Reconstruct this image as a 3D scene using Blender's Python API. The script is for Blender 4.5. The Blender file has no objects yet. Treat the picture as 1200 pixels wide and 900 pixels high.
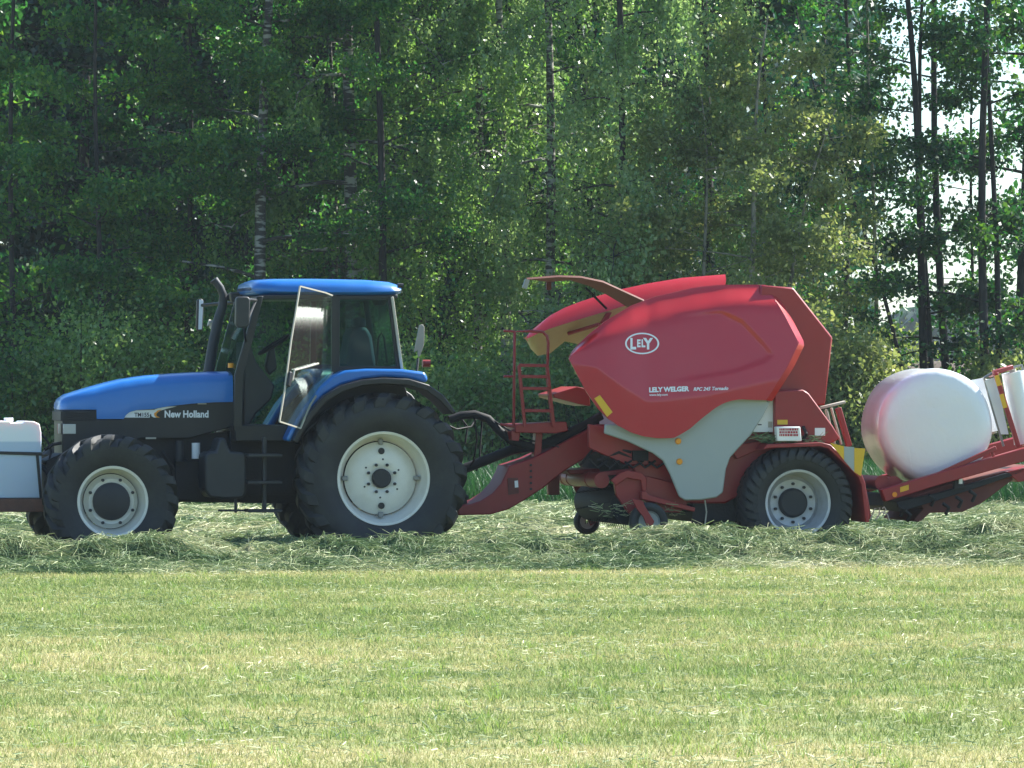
import bpy, bmesh, math, random
import numpy as np
from mathutils import Vector, Matrix, noise as mnoise
PI = math.pi
R = math.radians
sc = bpy.context.scene
COL = sc.collection
rng = np.random.default_rng(7)
random.seed(7)

# ------------------------------------------------------------------ camera
CAM_H = 1.9
FPX = 5830.0                       # focal length in pixels of a 1200 px wide frame
cd = bpy.data.cameras.new('camera')
cam = bpy.data.objects.new('camera', cd); COL.objects.link(cam)
cam.location = (0, 0, CAM_H); cam.rotation_euler = (R(90), 0, 0)
cd.sensor_width = 36; cd.lens = FPX/1200*36
cd.clip_start = 0.5; cd.clip_end = 6000
sc.camera = cam

# ------------------------------------------------------------------ light
SUN_AZ = R(31)      # 0 = to the right of the picture, 90 = straight behind the scene
SUN_EL = R(44)
world = bpy.data.worlds.new('World'); sc.world = world; world.use_nodes = True
wn = world.node_tree.nodes; wl = world.node_tree.links
bg = wn['Background']
sky = wn.new('ShaderNodeTexSky'); sky.sky_type = 'NISHITA'; sky.sun_disc = False
sky.sun_elevation = SUN_EL; sky.sun_rotation = PI/2 - SUN_AZ
sky.air_density = 1.0; sky.dust_density = 0.6; sky.ozone_density = 1.5
sky_tint = wn.new('ShaderNodeMix'); sky_tint.data_type = 'RGBA'; sky_tint.blend_type = 'MULTIPLY'; sky_tint.inputs[0].default_value = 1
sky_tint.inputs[7].default_value = (.84, 1.0, 1.08, 1)
wl.new(sky.outputs[0], sky_tint.inputs[6]); wl.new(sky_tint.outputs[2], bg.inputs[0]); bg.inputs[1].default_value = 0.085
sd = bpy.data.lights.new('sun', 'SUN'); sd.energy = 5.0; sd.angle = R(0.55); sd.color = (1, 0.965, 0.90)
sun = bpy.data.objects.new('sun', sd); COL.objects.link(sun)
sdir = Vector((math.cos(SUN_AZ)*math.cos(SUN_EL), math.sin(SUN_AZ)*math.cos(SUN_EL), math.sin(SUN_EL)))
sun.rotation_euler = (-sdir).to_track_quat('-Z', 'Y').to_euler()
sc.view_settings.view_transform = 'Standard'; sc.view_settings.look = 'None'
sc.view_settings.exposure = 1.52; sc.view_settings.gamma = 1
sc.render.film_transparent = False
sc.cycles.max_bounces = 8; sc.cycles.transparent_max_bounces = 12
sc.cycles.diffuse_bounces = 3; sc.cycles.glossy_bounces = 4; sc.cycles.volume_bounces = 0
sc.cycles.sample_clamp_indirect = 6

# ------------------------------------------------------------------ the rig frame both machines stand in
TH = R(12); CT, ST = math.cos(TH), math.sin(TH); RIG_D = 55.0
def S(px, py, yl):
    """photo pixel seen at lateral offset yl of the machines -> rig coordinates"""
    dx = (px-600)/FPX; dz = (450-py)/FPX
    t = (yl + RIG_D*CT)/(CT - ST*dx)
    X, Y, Z = dx*t, t, CAM_H + dz*t
    return Vector((CT*X + ST*(Y-RIG_D), yl, Z))
def rig_to_world(v):
    return Vector((CT*v[0] - ST*v[1], RIG_D + ST*v[0] + CT*v[1], v[2]))
def px_to_xy(px, depth):
    return ((px-600)/FPX*depth, depth)
ORG = Vector((0, 0, 0))

# ------------------------------------------------------------------ object helpers
def tag(o, label=None, cat=None, group=None, kind=None):
    if label: o['label'] = label
    if cat: o['category'] = cat
    if group: o['group'] = group
    if kind: o['kind'] = kind
    return o
def thing(name, label, cat, loc, rz=0, group=None):
    o = bpy.data.objects.new(name, None); COL.objects.link(o)
    o.location = loc; o.rotation_euler = (0, 0, rz); o.empty_display_size = 0.3
    return tag(o, label, cat, group)
def rig_thing(name, label, cat, ox, oy=0.0, group=None):
    global ORG
    ORG = Vector((ox, oy, 0))
    return thing(name, label, cat, rig_to_world(ORG), TH, group)
def link_mesh(name, me, mats, parent=None, bevel=0, smooth=35):
    for m in (mats if isinstance(mats, (list, tuple)) else [mats]): me.materials.append(m)
    o = bpy.data.objects.new(name, me); COL.objects.link(o)
    if parent is not None: o.parent = parent
    if smooth:
        me.shade_smooth(); me.set_sharp_from_angle(angle=R(smooth))
    if bevel:
        b = o.modifiers.new('edge', 'BEVEL'); b.width = bevel; b.segments = 2; b.limit_method = 'ANGLE'; b.angle_limit = R(35)
        b.harden_normals = False
    return o
class MB:
    """collects shapes into one mesh"""
    def __init__(s): s.v = []; s.f = []; s.m = []
    def add(s, vs, fs, mi=0):
        k = len(s.v); s.v += [tuple(v) for v in vs]; s.f += [tuple(i+k for i in f) for f in fs]; s.m += [mi]*len(fs)
        return s
    def box(s, c, size, rot=None, mi=0):
        c = Vector(c); h = [d/2 for d in size]
        vs = [Vector((x*h[0], y*h[1], z*h[2])) for x in (-1, 1) for y in (-1, 1) for z in (-1, 1)]
        if rot is not None: vs = [rot @ v for v in vs]
        vs = [v + c for v in vs]
        return s.add(vs, [(0, 1, 3, 2), (4, 6, 7, 5), (0, 4, 5, 1), (2, 3, 7, 6), (0, 2, 6, 4), (1, 5, 7, 3)], mi)
    def pxbox(s, px0, py0, px1, py1, y0, y1, mi=0):
        return s.prism([(px0, py0), (px1, py0), (px1, py1), (px0, py1)], y0, y1, mi)
    def prism(s, pts, y0, y1, mi=0, front=None):
        """outline in photo pixels (front face at y0), pushed back to y1"""
        P = [S(a, b, y0 if front is None else front) for a, b in pts]
        n = len(P)
        vs = [Vector((p.x, y0, p.z)) for p in P] + [Vector((p.x, y1, p.z)) for p in P]
        ar = sum(P[i].x*P[(i+1) % n].z - P[(i+1) % n].x*P[i].z for i in range(n))
        idx = list(range(n)) if ar > 0 else list(range(n))[::-1]
        fs = [tuple(idx), tuple(i+n for i in idx[::-1])]
        for i in range(n):
            a, b = idx[i], idx[(i+1) % n]
            fs.append((b, a, a+n, b+n))
        return s.add(vs, fs, mi)
    def tube(s, pts, r, seg=8, mi=0, cap=True):
        pts = [Vector(p) for p in pts]; n = len(pts)
        rs = r if isinstance(r, (list, tuple)) else [r]*n
        t0 = (pts[1]-pts[0]).normalized()
        up = Vector((0, 0, 1)) if abs(t0.z) < .9 else Vector((0, 1, 0))
        nrm = t0.cross(up).normalized(); vs = []
        for i in range(n):
            t = (pts[min(i+1, n-1)]-pts[max(i-1, 0)]).normalized()
            nrm = (nrm - t*nrm.dot(t)).normalized(); b = t.cross(nrm)
            for k in range(seg):
                a = 2*PI*k/seg; vs.append(pts[i] + (nrm*math.cos(a) + b*math.sin(a))*rs[i])
        fs = []
        for i in range(n-1):
            for k in range(seg):
                k2 = (k+1) % seg
                fs.append((i*seg+k, i*seg+k2, (i+1)*seg+k2, (i+1)*seg+k))
        if cap: fs += [tuple(range(seg))[::-1], tuple(range((n-1)*seg, n*seg))]
        return s.add(vs, fs, mi)
    def pxtube(s, pts, r, seg=8, mi=0):
        """pts = (px, py, yl)"""
        return s.tube([S(*p) for p in pts], r, seg, mi)
    def bar(s, a, b, w, h, mi=0, yup=False):
        a = Vector(a); b = Vector(b); d = b-a; q = d.to_track_quat('X', 'Y' if yup else 'Z').to_matrix()
        return s.box((a+b)/2, (d.length, w, h), q, mi)
    def lathe(s, prof, c=(0, 0, 0), seg=48, mi=0, closed=False):
        """prof = (radius, y) turned about the y axis through c"""
        c = Vector(c); n = len(prof); vs = []
        for k in range(seg):
            a = 2*PI*k/seg
            for r, y in prof: vs.append(c + Vector((r*math.cos(a), y, r*math.sin(a))))
        fs = []
        for k in range(seg):
            k2 = (k+1) % seg
            for i in range(n if closed else n-1):
                j = (i+1) % n
                fs.append((k*n+i, k2*n+i, k2*n+j, k*n+j))
        return s.add(vs, fs, mi)
    def loft(s, secs, mi=0, cap=True):
        n = len(secs[0]); vs = [v for sec in secs for v in sec]; fs = []
        for i in range(len(secs)-1):
            for k in range(n):
                k2 = (k+1) % n
                fs.append((i*n+k, (i+1)*n+k, (i+1)*n+k2, i*n+k2))
        if cap: fs += [tuple(range(n)), tuple(range((len(secs)-1)*n, len(secs)*n))[::-1]]
        return s.add(vs, fs, mi)
    def build(s, name, mats, parent=None, bevel=0, smooth=35, org=None, fix=True):
        o_ = ORG if org is None else Vector(org)
        me = bpy.data.meshes.new(name)
        me.from_pydata([tuple(Vector(v)-o_) for v in s.v], [], s.f)
        me.polygons.foreach_set('material_index', s.m)
        if fix:
            bm = bmesh.new(); bm.from_mesh(me); bmesh.ops.recalc_face_normals(bm, faces=bm.faces); bm.to_mesh(me); bm.free()
        return link_mesh(name, me, mats, parent, bevel, smooth)
def dup(o, parent=None, move=(0, 0, 0)):
    c = o.copy(); COL.objects.link(c)
    if parent is not None: c.parent = parent
    c.location = Vector(o.location) + Vector(move)
    for ch in [x for x in bpy.data.objects if x.parent == o]:
        d = dup(ch, c)
    return c
def np_mesh(name, V, F, mats, parent=None, smooth=False, cols=None):
    me = bpy.data.meshes.new(name)
    nv, nf, k = len(V), len(F), F.shape[1]
    me.vertices.add(nv); me.vertices.foreach_set('co', V.astype(np.float32).ravel())
    me.loops.add(nf*k); me.loops.foreach_set('vertex_index', F.astype(np.int32).ravel())
    me.polygons.add(nf); me.polygons.foreach_set('loop_start', np.arange(0, nf*k, k, dtype=np.int32))
    me.polygons.foreach_set('loop_total', np.full(nf, k, dtype=np.int32))
    if cols is not None:
        a = me.attributes.new('tint', 'FLOAT', 'POINT'); a.data.foreach_set('value', cols.astype(np.float32))
    me.update(calc_edges=True)
    for m in (mats if isinstance(mats, (list, tuple)) else [mats]): me.materials.append(m)
    if smooth: me.shade_smooth()
    o = bpy.data.objects.new(name, me); COL.objects.link(o)
    if parent is not None: o.parent = parent
    return o

# ------------------------------------------------------------------ materials
def mat(name, col, rough=.5, metal=0, spec=.5, coat=0, coat_r=.1, var=.15, scale=6, bump=0, bscale=40, dirt=None, dirt_amt=0, dirt_scale=3):
    m = bpy.data.materials.new(name); m.use_nodes = True
    nt = m.node_tree; N = nt.nodes; L = nt.links; p = N['Principled BSDF']
    p.inputs['Roughness'].default_value = rough; p.inputs['Metallic'].default_value = metal
    p.inputs['Specular IOR Level'].default_value = spec
    p.inputs['Coat Weight'].default_value = coat; p.inputs['Coat Roughness'].default_value = coat_r
    tc = N.new('ShaderNodeTexCoord')
    nz = N.new('ShaderNodeTexNoise'); nz.inputs['Scale'].default_value = scale; nz.inputs['Detail'].default_value = 6
    L.new(tc.outputs['Object'], nz.inputs['Vector'])
    mx = N.new('ShaderNodeMix'); mx.data_type = 'RGBA'
    c = Vector(col[:3])
    mx.inputs[6].default_value = (*(c*(1-var)), 1); mx.inputs[7].default_value = (*(c*(1+var)), 1)
    L.new(nz.outputs['Fac'], mx.inputs[0]); out = mx.outputs[2]
    if dirt is not None:
        n2 = N.new('ShaderNodeTexNoise'); n2.inputs['Scale'].default_value = dirt_scale; n2.inputs['Detail'].default_value = 9; n2.inputs['Roughness'].default_value = .65
        L.new(tc.outputs['Object'], n2.inputs['Vector'])
        rp = N.new('ShaderNodeMapRange'); rp.inputs[1].default_value = .45; rp.inputs[2].default_value = .72; rp.inputs[4].default_value = dirt_amt
        rp.inputs[3].default_value = dirt_amt*.25
        L.new(n2.outputs['Fac'], rp.inputs[0])
        m2 = N.new('ShaderNodeMix'); m2.data_type = 'RGBA'; m2.inputs[7].default_value = (*dirt, 1)
        L.new(rp.outputs[0], m2.inputs[0]); L.new(out, m2.inputs[6]); out = m2.outputs[2]
        rr = N.new('ShaderNodeMapRange'); rr.inputs[3].default_value = rough; rr.inputs[4].default_value = min(1, rough+.35)
        L.new(rp.outputs[0], rr.inputs[0]); L.new(rr.outputs[0], p.inputs['Roughness'])
    L.new(out, p.inputs['Base Color'])
    if bump:
        n3 = N.new('ShaderNodeTexNoise'); n3.inputs['Scale'].default_value = bscale; n3.inputs['Detail'].default_value = 5
        L.new(tc.outputs['Object'], n3.inputs['Vector'])
        b = N.new('ShaderNodeBump'); b.inputs['Strength'].default_value = bump; b.inputs['Distance'].default_value = .02
        L.new(n3.outputs['Fac'], b.inputs['Height']); L.new(b.outputs[0], p.inputs['Normal'])
    return m
DUST = (.30, .27, .18)
M = {}
M['blue'] = mat('blue_paint', (.004, .135, .46), .32, coat=.5, coat_r=.12, var=.08, dirt=DUST, dirt_amt=.06)
M['black'] = mat('black_plastic', (.006, .007, .009), .45, var=.2, dirt=(.08, .08, .07), dirt_amt=.07)
M['dark'] = mat('dark_cast_metal', (.006, .007, .009), .6, var=.3, dirt=(.06, .05, .04), dirt_amt=.15, bump=.3)
M['tank'] = mat('dark_tank_plastic', (.014, .017, .021), .5, var=.15, dirt=(.10, .10, .08), dirt_amt=.12)
M['red'] = mat('red_paint', (.42, .005, .008), .3, coat=.6, coat_r=.07, var=.05, dirt=DUST, dirt_amt=.03, dirt_scale=2)
M['redframe'] = mat('red_frame_paint', (.26, .006, .009), .45, coat=.2, coat_r=.2, var=.15, dirt=(.12, .06, .04), dirt_amt=.18, dirt_scale=5)
M['redgate'] = mat('shade_darkened_red_sheet', (.28, .005, .008), .4, coat=.25, coat_r=.2, var=.08, dirt=(.15, .08, .06), dirt_amt=.1)  # darker copy of the red; the tailgate's shade is put into the colour
M['brown'] = mat('weathered_red_sheet', (.13, .025, .018), .65, var=.3, dirt=(.15, .09, .06), dirt_amt=.4, dirt_scale=6)
M['beige'] = mat('beige_inner_skin', (.55, .45, .24), .6, var=.15, dirt=(.2, .15, .07), dirt_amt=.3)
M['apron'] = mat('light_grey_plastic', (.31, .35, .35), .4, coat=.2, var=.04, dirt=(.4, .37, .25), dirt_amt=.12, dirt_scale=2)
M['rim'] = mat('off_white_rim_paint', (.74, .72, .64), .4, var=.05, dirt=(.28, .24, .14), dirt_amt=.22, dirt_scale=5)
M['rimgrey'] = mat('silver_rim_paint', (.52, .53, .55), .4, metal=.15, var=.08, dirt=(.22, .19, .12), dirt_amt=.35, dirt_scale=7)
M['hub'] = mat('dark_hub', (.014, .016, .019), .55, var=.2, dirt=(.09, .08, .07), dirt_amt=.15)
M['tyre'] = mat('tyre_rubber', (.010, .012, .015), .6, var=.3, scale=4, spec=.45, dirt=(.085, .09, .075), dirt_amt=.35, dirt_scale=4, bump=.15, bscale=30)
M['rust'] = mat('rusty_steel', (.16, .07, .045), .8, var=.4, scale=12, dirt=(.07, .05, .045), dirt_amt=.7, dirt_scale=10)
M['white'] = mat('white_enamel', (.78, .78, .76), .4, var=.03, dirt=DUST, dirt_amt=.08)
M['film'] = mat('white_stretch_film', (.80, .82, .83), .22, coat=.3, coat_r=.05, var=.02, bump=.12, bscale=7)
M['orange'] = mat('orange_reflector', (.75, .28, .01), .3, var=.05)
M['yellow'] = mat('yellow_sticker', (.72, .42, .01), .45, var=.08, dirt=(.3, .2, .08), dirt_amt=.2)
M['grey'] = mat('grey_metal', (.25, .25, .24), .45, metal=.4, var=.15)
M['pale'] = mat('pale_beige_plastic', (.42, .39, .32), .5, var=.1)
M['lamp'] = mat('clear_lamp_lens', (.42, .44, .42), .15, spec=.8, var=.1)
M['redlamp'] = mat('red_lamp_lens', (.22, .02, .015), .4, var=.1)
M['hose'] = mat('black_rubber_hose', (.010, .010, .011), .7, spec=.3, var=.2)
M['seat'] = mat('dark_blue_upholstery', (.03, .05, .085), .7, var=.2)
M['chrome'] = mat('mirror_face', (.7, .7, .7), .05, metal=1, var=0)
M['txtred'] = mat('red_print', (.42, .03, .04), .5, var=.1)
M['txtblack'] = mat('black_print', (.02, .02, .03), .5, var=.1)
M['txtwhite'] = mat('white_print', (.74, .76, .78), .5, var=.03)
M['soil'] = mat('brown_soil', (.08, .06, .045), .9, var=.4, scale=3, bump=.6, bscale=5)

def glass(name, tint, refl=.10, dust=.015):
    m = bpy.data.materials.new(name); m.use_nodes = True; nt = m.node_tree; N = nt.nodes; L = nt.links
    N.remove(N['Principled BSDF']); out = N['Material Output']
    t = N.new('ShaderNodeBsdfTransparent'); t.inputs[0].default_value = (*tint, 1)
    g = N.new('ShaderNodeBsdfGlossy'); g.inputs['Roughness'].default_value = .03; g.inputs[0].default_value = (.9, .95, 1, 1)
    lw = N.new('ShaderNodeLayerWeight'); lw.inputs[0].default_value = .35
    mr = N.new('ShaderNodeMapRange'); mr.inputs[3].default_value = refl; mr.inputs[4].default_value = .24
    d = N.new('ShaderNodeBsdfDiffuse'); d.inputs[0].default_value = (.35, .36, .32, 1)
    mx = N.new('ShaderNodeMixShader'); mx2 = N.new('ShaderNodeMixShader'); mx2.inputs[0].default_value = dust
    L.new(lw.outputs['Fresnel'], mr.inputs[0]); L.new(mr.outputs[0], mx.inputs[0])
    L.new(t.outputs[0], mx.inputs[1]); L.new(g.outputs[0], mx.inputs[2])
    L.new(mx.outputs[0], mx2.inputs[1]); L.new(d.outputs[0], mx2.inputs[2]); L.new(mx2.outputs[0], out.inputs[0])
    return m
M['glass'] = glass('tinted_cab_glass', (.60, .76, .72), .035)

M['doorglass'] = glass('door_glass', (.84, .90, .84), .018, .025)

def leaf_mat(name, c1, c2, c3, trans=.4, rough=.42, spec=.5):
    m = bpy.data.materials.new(name); m.use_nodes = True; nt = m.node_tree; N = nt.nodes; L = nt.links
    p = N['Principled BSDF']; out = N['Material Output']
    p.inputs['Roughness'].default_value = rough; p.inputs['Specular IOR Level'].default_value = spec
    at = N.new('ShaderNodeAttribute'); at.attribute_name = 'tint'
    rp = N.new('ShaderNodeValToRGB'); rp.color_ramp.elements[0].color = (*c1, 1); rp.color_ramp.elements[1].color = (*c3, 1)
    e = rp.color_ramp.elements.new(.5); e.color = (*c2, 1)
    L.new(at.outputs['Fac'], rp.inputs[0]); L.new(rp.outputs[0], p.inputs['Base Color'])
    tr = N.new('ShaderNodeBsdfTranslucent')
    hs = N.new('ShaderNodeHueSaturation'); hs.inputs['Hue'].default_value = .485; hs.inputs['Saturation'].default_value = 1.15; hs.inputs['Value'].default_value = 1.6
    L.new(rp.outputs[0], hs.inputs['Color']); L.new(hs.outputs[0], tr.inputs[0])
    mx = N.new('ShaderNodeMixShader'); mx.inputs[0].default_value = trans
    L.new(p.outputs[0], mx.inputs[1]); L.new(tr.outputs[0], mx.inputs[2]); L.new(mx.outputs[0], out.inputs[0])
    return m
M['leaf_dark'] = leaf_mat('dark_green_leaves', (.02, .088, .03), (.042, .15, .038), (.16, .28, .05), .54)
M['leaf_birch'] = leaf_mat('birch_leaves', (.065, .16, .04), (.125, .245, .065), (.26, .37, .12), .52, .34, .8)
M['leaf_glint'] = leaf_mat('glint_lightened_birch_leaves', (.09, .18, .06), (.17, .28, .10), (.32, .41, .19), .50, .32, .9)  # birch leaves lightened, so sky glint on the central trees is in the colour
M['leaf_olive'] = leaf_mat('olive_leaves', (.09, .14, .045), (.16, .21, .07), (.27, .30, .11), .46)
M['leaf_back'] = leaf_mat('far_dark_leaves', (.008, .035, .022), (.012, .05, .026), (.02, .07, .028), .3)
M['grassblade'] = leaf_mat('tall_green_grass', (.012, .055, .016), (.02, .08, .022), (.04, .10, .03), .3, .5)

def bark(name, base, dark, scale, thr):
    m = bpy.data.materials.new(name); m.use_nodes = True; nt = m.node_tree; N = nt.nodes; L = nt.links; p = N['Principled BSDF']
    p.inputs['Roughness'].default_value = .85
    tc = N.new('ShaderNodeTexCoord'); mp = N.new('ShaderNodeMapping'); mp.inputs['Scale'].default_value = scale
    nz = N.new('ShaderNodeTexNoise'); nz.inputs['Scale'].default_value = 3; nz.inputs['Detail'].default_value = 7
    L.new(tc.outputs['Object'], mp.inputs[0]); L.new(mp.outputs[0], nz.inputs['Vector'])
    rp = N.new('ShaderNodeValToRGB'); rp.color_ramp.elements[0].position = thr; rp.color_ramp.elements[0].color = (*dark, 1)
    rp.color_ramp.elements[1].position = thr+.08; rp.color_ramp.elements[1].color = (*base, 1)
    L.new(nz.outputs['Fac'], rp.inputs[0]); L.new(rp.outputs[0], p.inputs['Base Color'])
    b = N.new('ShaderNodeBump'); b.inputs['Strength'].default_value = .5; L.new(nz.outputs['Fac'], b.inputs['Height']); L.new(b.outputs[0], p.inputs['Normal'])
    return m
M['birch'] = bark('white_birch_bark', (.36, .35, .31), (.05, .045, .04), (1.2, 1.2, 5), .50)
M['bark'] = bark('dark_bark', (.038, .034, .030), (.016, .015, .014), (6, 6, 1), .5)
M['palebark'] = bark('pale_grey_bark', (.28, .25, .19), (.10, .09, .07), (4, 4, 2), .42)

def field_mat(name, cols, sx=.06, sy=.42, tint=False, rough=.8, trans=0, seedoff=0):
    """stubble colours in long streaks along the mowing direction (world space)"""
    m = bpy.data.materials.new(name); m.use_nodes = True; nt = m.node_tree; N = nt.nodes; L = nt.links; p = N['Principled BSDF']
    p.inputs['Roughness'].default_value = rough; p.inputs['Specular IOR Level'].default_value = .3
    ge = N.new('ShaderNodeNewGeometry'); mp = N.new('ShaderNodeMapping'); mp.inputs['Rotation'].default_value = (0, 0, -R(5)); mp.inputs['Scale'].default_value = (sx, sy, .01)
    mp.inputs['Location'].default_value = (seedoff, seedoff*2, 0)
    L.new(ge.outputs['Position'], mp.inputs[0])
    nz = N.new('ShaderNodeTexNoise'); nz.inputs['Scale'].default_value = .55; nz.inputs['Detail'].default_value = 5; nz.inputs['Roughness'].default_value = .6
    L.new(mp.outputs[0], nz.inputs['Vector'])
    n2 = N.new('ShaderNodeTexNoise'); n2.inputs['Scale'].default_value = 1.6; n2.inputs['Detail'].default_value = 6
    mp2 = N.new('ShaderNodeMapping'); mp2.inputs['Scale'].default_value = (.7, 1.5, .01); L.new(ge.outputs['Position'], mp2.inputs[0]); L.new(mp2.outputs[0], n2.inputs['Vector'])
    ad = N.new('ShaderNodeMath'); ad.operation = 'MULTIPLY_ADD'; ad.inputs[1].default_value = .6
    L.new(n2.outputs['Fac'], ad.inputs[0]); L.new(nz.outputs['Fac'], ad.inputs[2])
    if tint:
        at = N.new('ShaderNodeAttribute'); at.attribute_name = 'tint'
        a2 = N.new('ShaderNodeMath'); a2.operation = 'MULTIPLY_ADD'; a2.inputs[1].default_value = .30
        L.new(at.outputs['Fac'], a2.inputs[0]); L.new(ad.outputs[0], a2.inputs[2]); src = a2.outputs[0]; lo, hi = .80, 1.18
    else: src = ad.outputs[0]; lo, hi = .66, .98
    mr = N.new('ShaderNodeMapRange'); mr.inputs[1].default_value = lo; mr.inputs[2].default_value = hi
    L.new(src, mr.inputs[0])
    rp = N.new('ShaderNodeValToRGB'); rp.color_ramp.elements[0].color = (*cols[0], 1); rp.color_ramp.elements[1].color = (*cols[-1], 1)
    for i, c in enumerate(cols[1:-1]):
        e = rp.color_ramp.elements.new((i+1)/(len(cols)-1)); e.color = (*c, 1)
    L.new(mr.outputs[0], rp.inputs[0]); L.new(rp.outputs[0], p.inputs['Base Color'])
    if trans:
        tr = N.new('ShaderNodeBsdfTranslucent'); L.new(rp.outputs[0], tr.inputs[0]); mx = N.new('ShaderNodeMixShader'); mx.inputs[0].default_value = trans
        L.new(p.outputs[0], mx.inputs[1]); L.new(tr.outputs[0], mx.inputs[2]); L.new(mx.outputs[0], N['Material Output'].inputs[0])
    else:
        n3 = N.new('ShaderNodeTexNoise'); n3.inputs['Scale'].default_value = 30; n3.inputs['Detail'].default_value = 6
        L.new(ge.outputs['Position'], n3.inputs['Vector'])
        b = N.new('ShaderNodeBump'); b.inputs['Strength'].default_value = .8; b.inputs['Distance'].default_value = .05
        L.new(n3.outputs['Fac'], b.inputs['Height']); L.new(b.outputs[0], p.inputs['Normal'])
    return m
STUB = [(.16, .225, .06), (.28, .335, .115), (.43, .42, .185), (.55, .49, .26)]
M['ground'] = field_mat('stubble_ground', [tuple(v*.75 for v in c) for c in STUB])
M['stubble'] = field_mat('stubble_blades', STUB, tint=True, trans=.3)
HAY = [(.07, .13, .05), (.18, .25, .10), (.36, .39, .20), (.60, .58, .38)]
M['hay'] = field_mat('cut_grass_strands', HAY, sx=.5, sy=.9, tint=True, trans=.2, rough=.55, seedoff=3)
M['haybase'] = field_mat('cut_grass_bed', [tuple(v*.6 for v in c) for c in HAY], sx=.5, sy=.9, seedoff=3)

# ------------------------------------------------------------------ terrain
def ground_sheet():
    xs = np.array([-3000, -800, -200, -60, -20, 20, 60, 200, 800, 3000.]); ys = np.array([-800, -100, 0, 20, 40, 60, 80, 100, 200, 600, 4000.])
    V = np.array([(x, y, 0) for y in ys for x in xs]); n = len(xs)
    F = np.array([(j*n+i, j*n+i+1, (j+1)*n+i+1, (j+1)*n+i) for j in range(len(ys)-1) for i in range(n-1)])
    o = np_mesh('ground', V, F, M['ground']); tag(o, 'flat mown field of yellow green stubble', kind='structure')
ground_sheet()
def fbm(x, y, oct=4, seed=0.0):
    out = np.zeros_like(x); a = 1; f = 1
    for k in range(oct):
        ph = seed + k*1.7
        out += a*(np.sin(x*f*1.3+ph+2*np.sin(y*f*.9+ph*2)) * np.cos(y*f*1.7-ph+1.5*np.sin(x*f*.7+ph)))
        a *= .55; f *= 2.03
    return out
def to_world_np(x, y):
    return CT*x - ST*y, RIG_D + ST*x + CT*y
HAY_Y0 = -4.45
def hay_h(x, y):
    """height of the loose cut grass in rig coordinates"""
    e = HAY_Y0 + .14*fbm(x*.9, x*0+2, 3, 1) - .035*x*0
    edge = np.clip((y-e)/.35, 0, 1)
    w1 = (.17+.09*np.clip((x-2.0)/1.5, 0, 1)+.05*fbm(x*.8, y*.2, 2, 4))*np.exp(-((y+2.75)/.85)**2)
    w2 = .16*np.exp(-(y/.9)**2)*(x < 2)*.6
    back = .08 + .05*fbm(x*.5, y*.6, 3, 9) + .10*np.exp(-((y-6)/1.2)**2) + .12*np.exp(-((y-12)/1.4)**2) 
    tire = np.exp(-((y+.92)/.42)**4)*.0
    lump = .06*fbm(x*1.7, y*2.2, 4, 3) + .03*fbm(x*6, y*6, 2, 5)
    h = w1 + w2*.5 + np.where(y > -1.6, back, .05*np.exp(-((y+2.9)/1.3)**2)) + lump*(.5+1.4*np.exp(-((y+2.9)/1.2)**2))
    return np.clip(h, .012, 1)*edge + .004
def hay_field():
    xs = np.linspace(-13, 14, 400); ys = np.concatenate([np.linspace(HAY_Y0-.4, 2, 150), np.linspace(2.1, 17, 120)])
    X, Y = np.meshgrid(xs, ys); Z = hay_h(X, Y)-.01
    wx, wy = to_world_np(X, Y); V = np.stack([wx, wy, Z], -1).reshape(-1, 3); n = len(xs); m = len(ys)
    J, I = np.meshgrid(np.arange(m-1), np.arange(n-1), indexing='ij'); a = (J*n+I).ravel()
    F = np.stack([a, a+1, a+n+1, a+n], -1)
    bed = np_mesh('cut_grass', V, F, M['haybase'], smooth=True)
    tag(bed, 'loose windrow of cut grass lying along the field under the machines', 'cut grass', kind='stuff')
    # strands
    n1, n2 = 200000, 90000
    x = np.concatenate([rng.uniform(-10.5, 11.5, n1), rng.uniform(-12, 13, n2)])
    y = np.concatenate([HAY_Y0-.12 + (rng.random(n1)**.85)*4.4, rng.uniform(-.2, 17, n2)])
    N_ = len(x); far = np.arange(N_) >= n1
    L_ = rng.uniform(.12, .45, N_)*np.where(far, 1.25, 1); ang = rng.normal(0, 1.0, N_)+np.where(rng.random(N_) < .3, PI/2, 0)
    w = rng.uniform(.0026, .0068, N_)*np.where(far, 1.5, 1); k = 4
    curv = rng.normal(0, 1.5, N_); lift = rng.uniform(.0, .09, N_)*rng.random(N_); tilt = rng.normal(0, .35, N_)
    Vs = []
    px = x.copy(); py = y.copy(); a = ang.copy()
    roll = rng.uniform(0, PI, N_)
    base = hay_h(x, y)
    for i in range(k):
        t = i/(k-1)
        h = hay_h(px, py)
        z = .5*h+.5*base + .006 + lift*math.sin(PI*t)*1.2 + tilt*L_*(t-.3)*.6*(rng.random(N_) < .5)
        z = np.maximum(z, h*.8+.004)
        ox = -np.sin(a)*w*np.cos(roll)*(1-.6*t); oy = np.cos(a)*w*np.cos(roll)*(1-.6*t); oz = w*np.sin(roll)*(1-.6*t)
        for sgn in (-1, 1):
            wx, wy = to_world_np(px+sgn*ox, py+sgn*oy)
            Vs.append(np.stack([wx, wy, z+sgn*oz], -1))
        px = px + np.cos(a)*L_/(k-1); py = py + np.sin(a)*L_/(k-1); a = a + curv/(k-1)
    V = np.stack(Vs, 1)                      # N, 2k, 3
    b = np.arange(N_)*2*k
    F = np.concatenate([np.stack([b+2*i, b+2*i+1, b+2*i+3, b+2*i+2], -1) for i in range(k-1)])
    tint = np.repeat(rng.beta(2.2, 2.0, N_), 2*k)
    st = np_mesh('strands', V.reshape(-1, 3), F, M['hay'], cols=tint)
    st.parent = bed; tag(st, kind='stuff')
hay_field()
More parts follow.
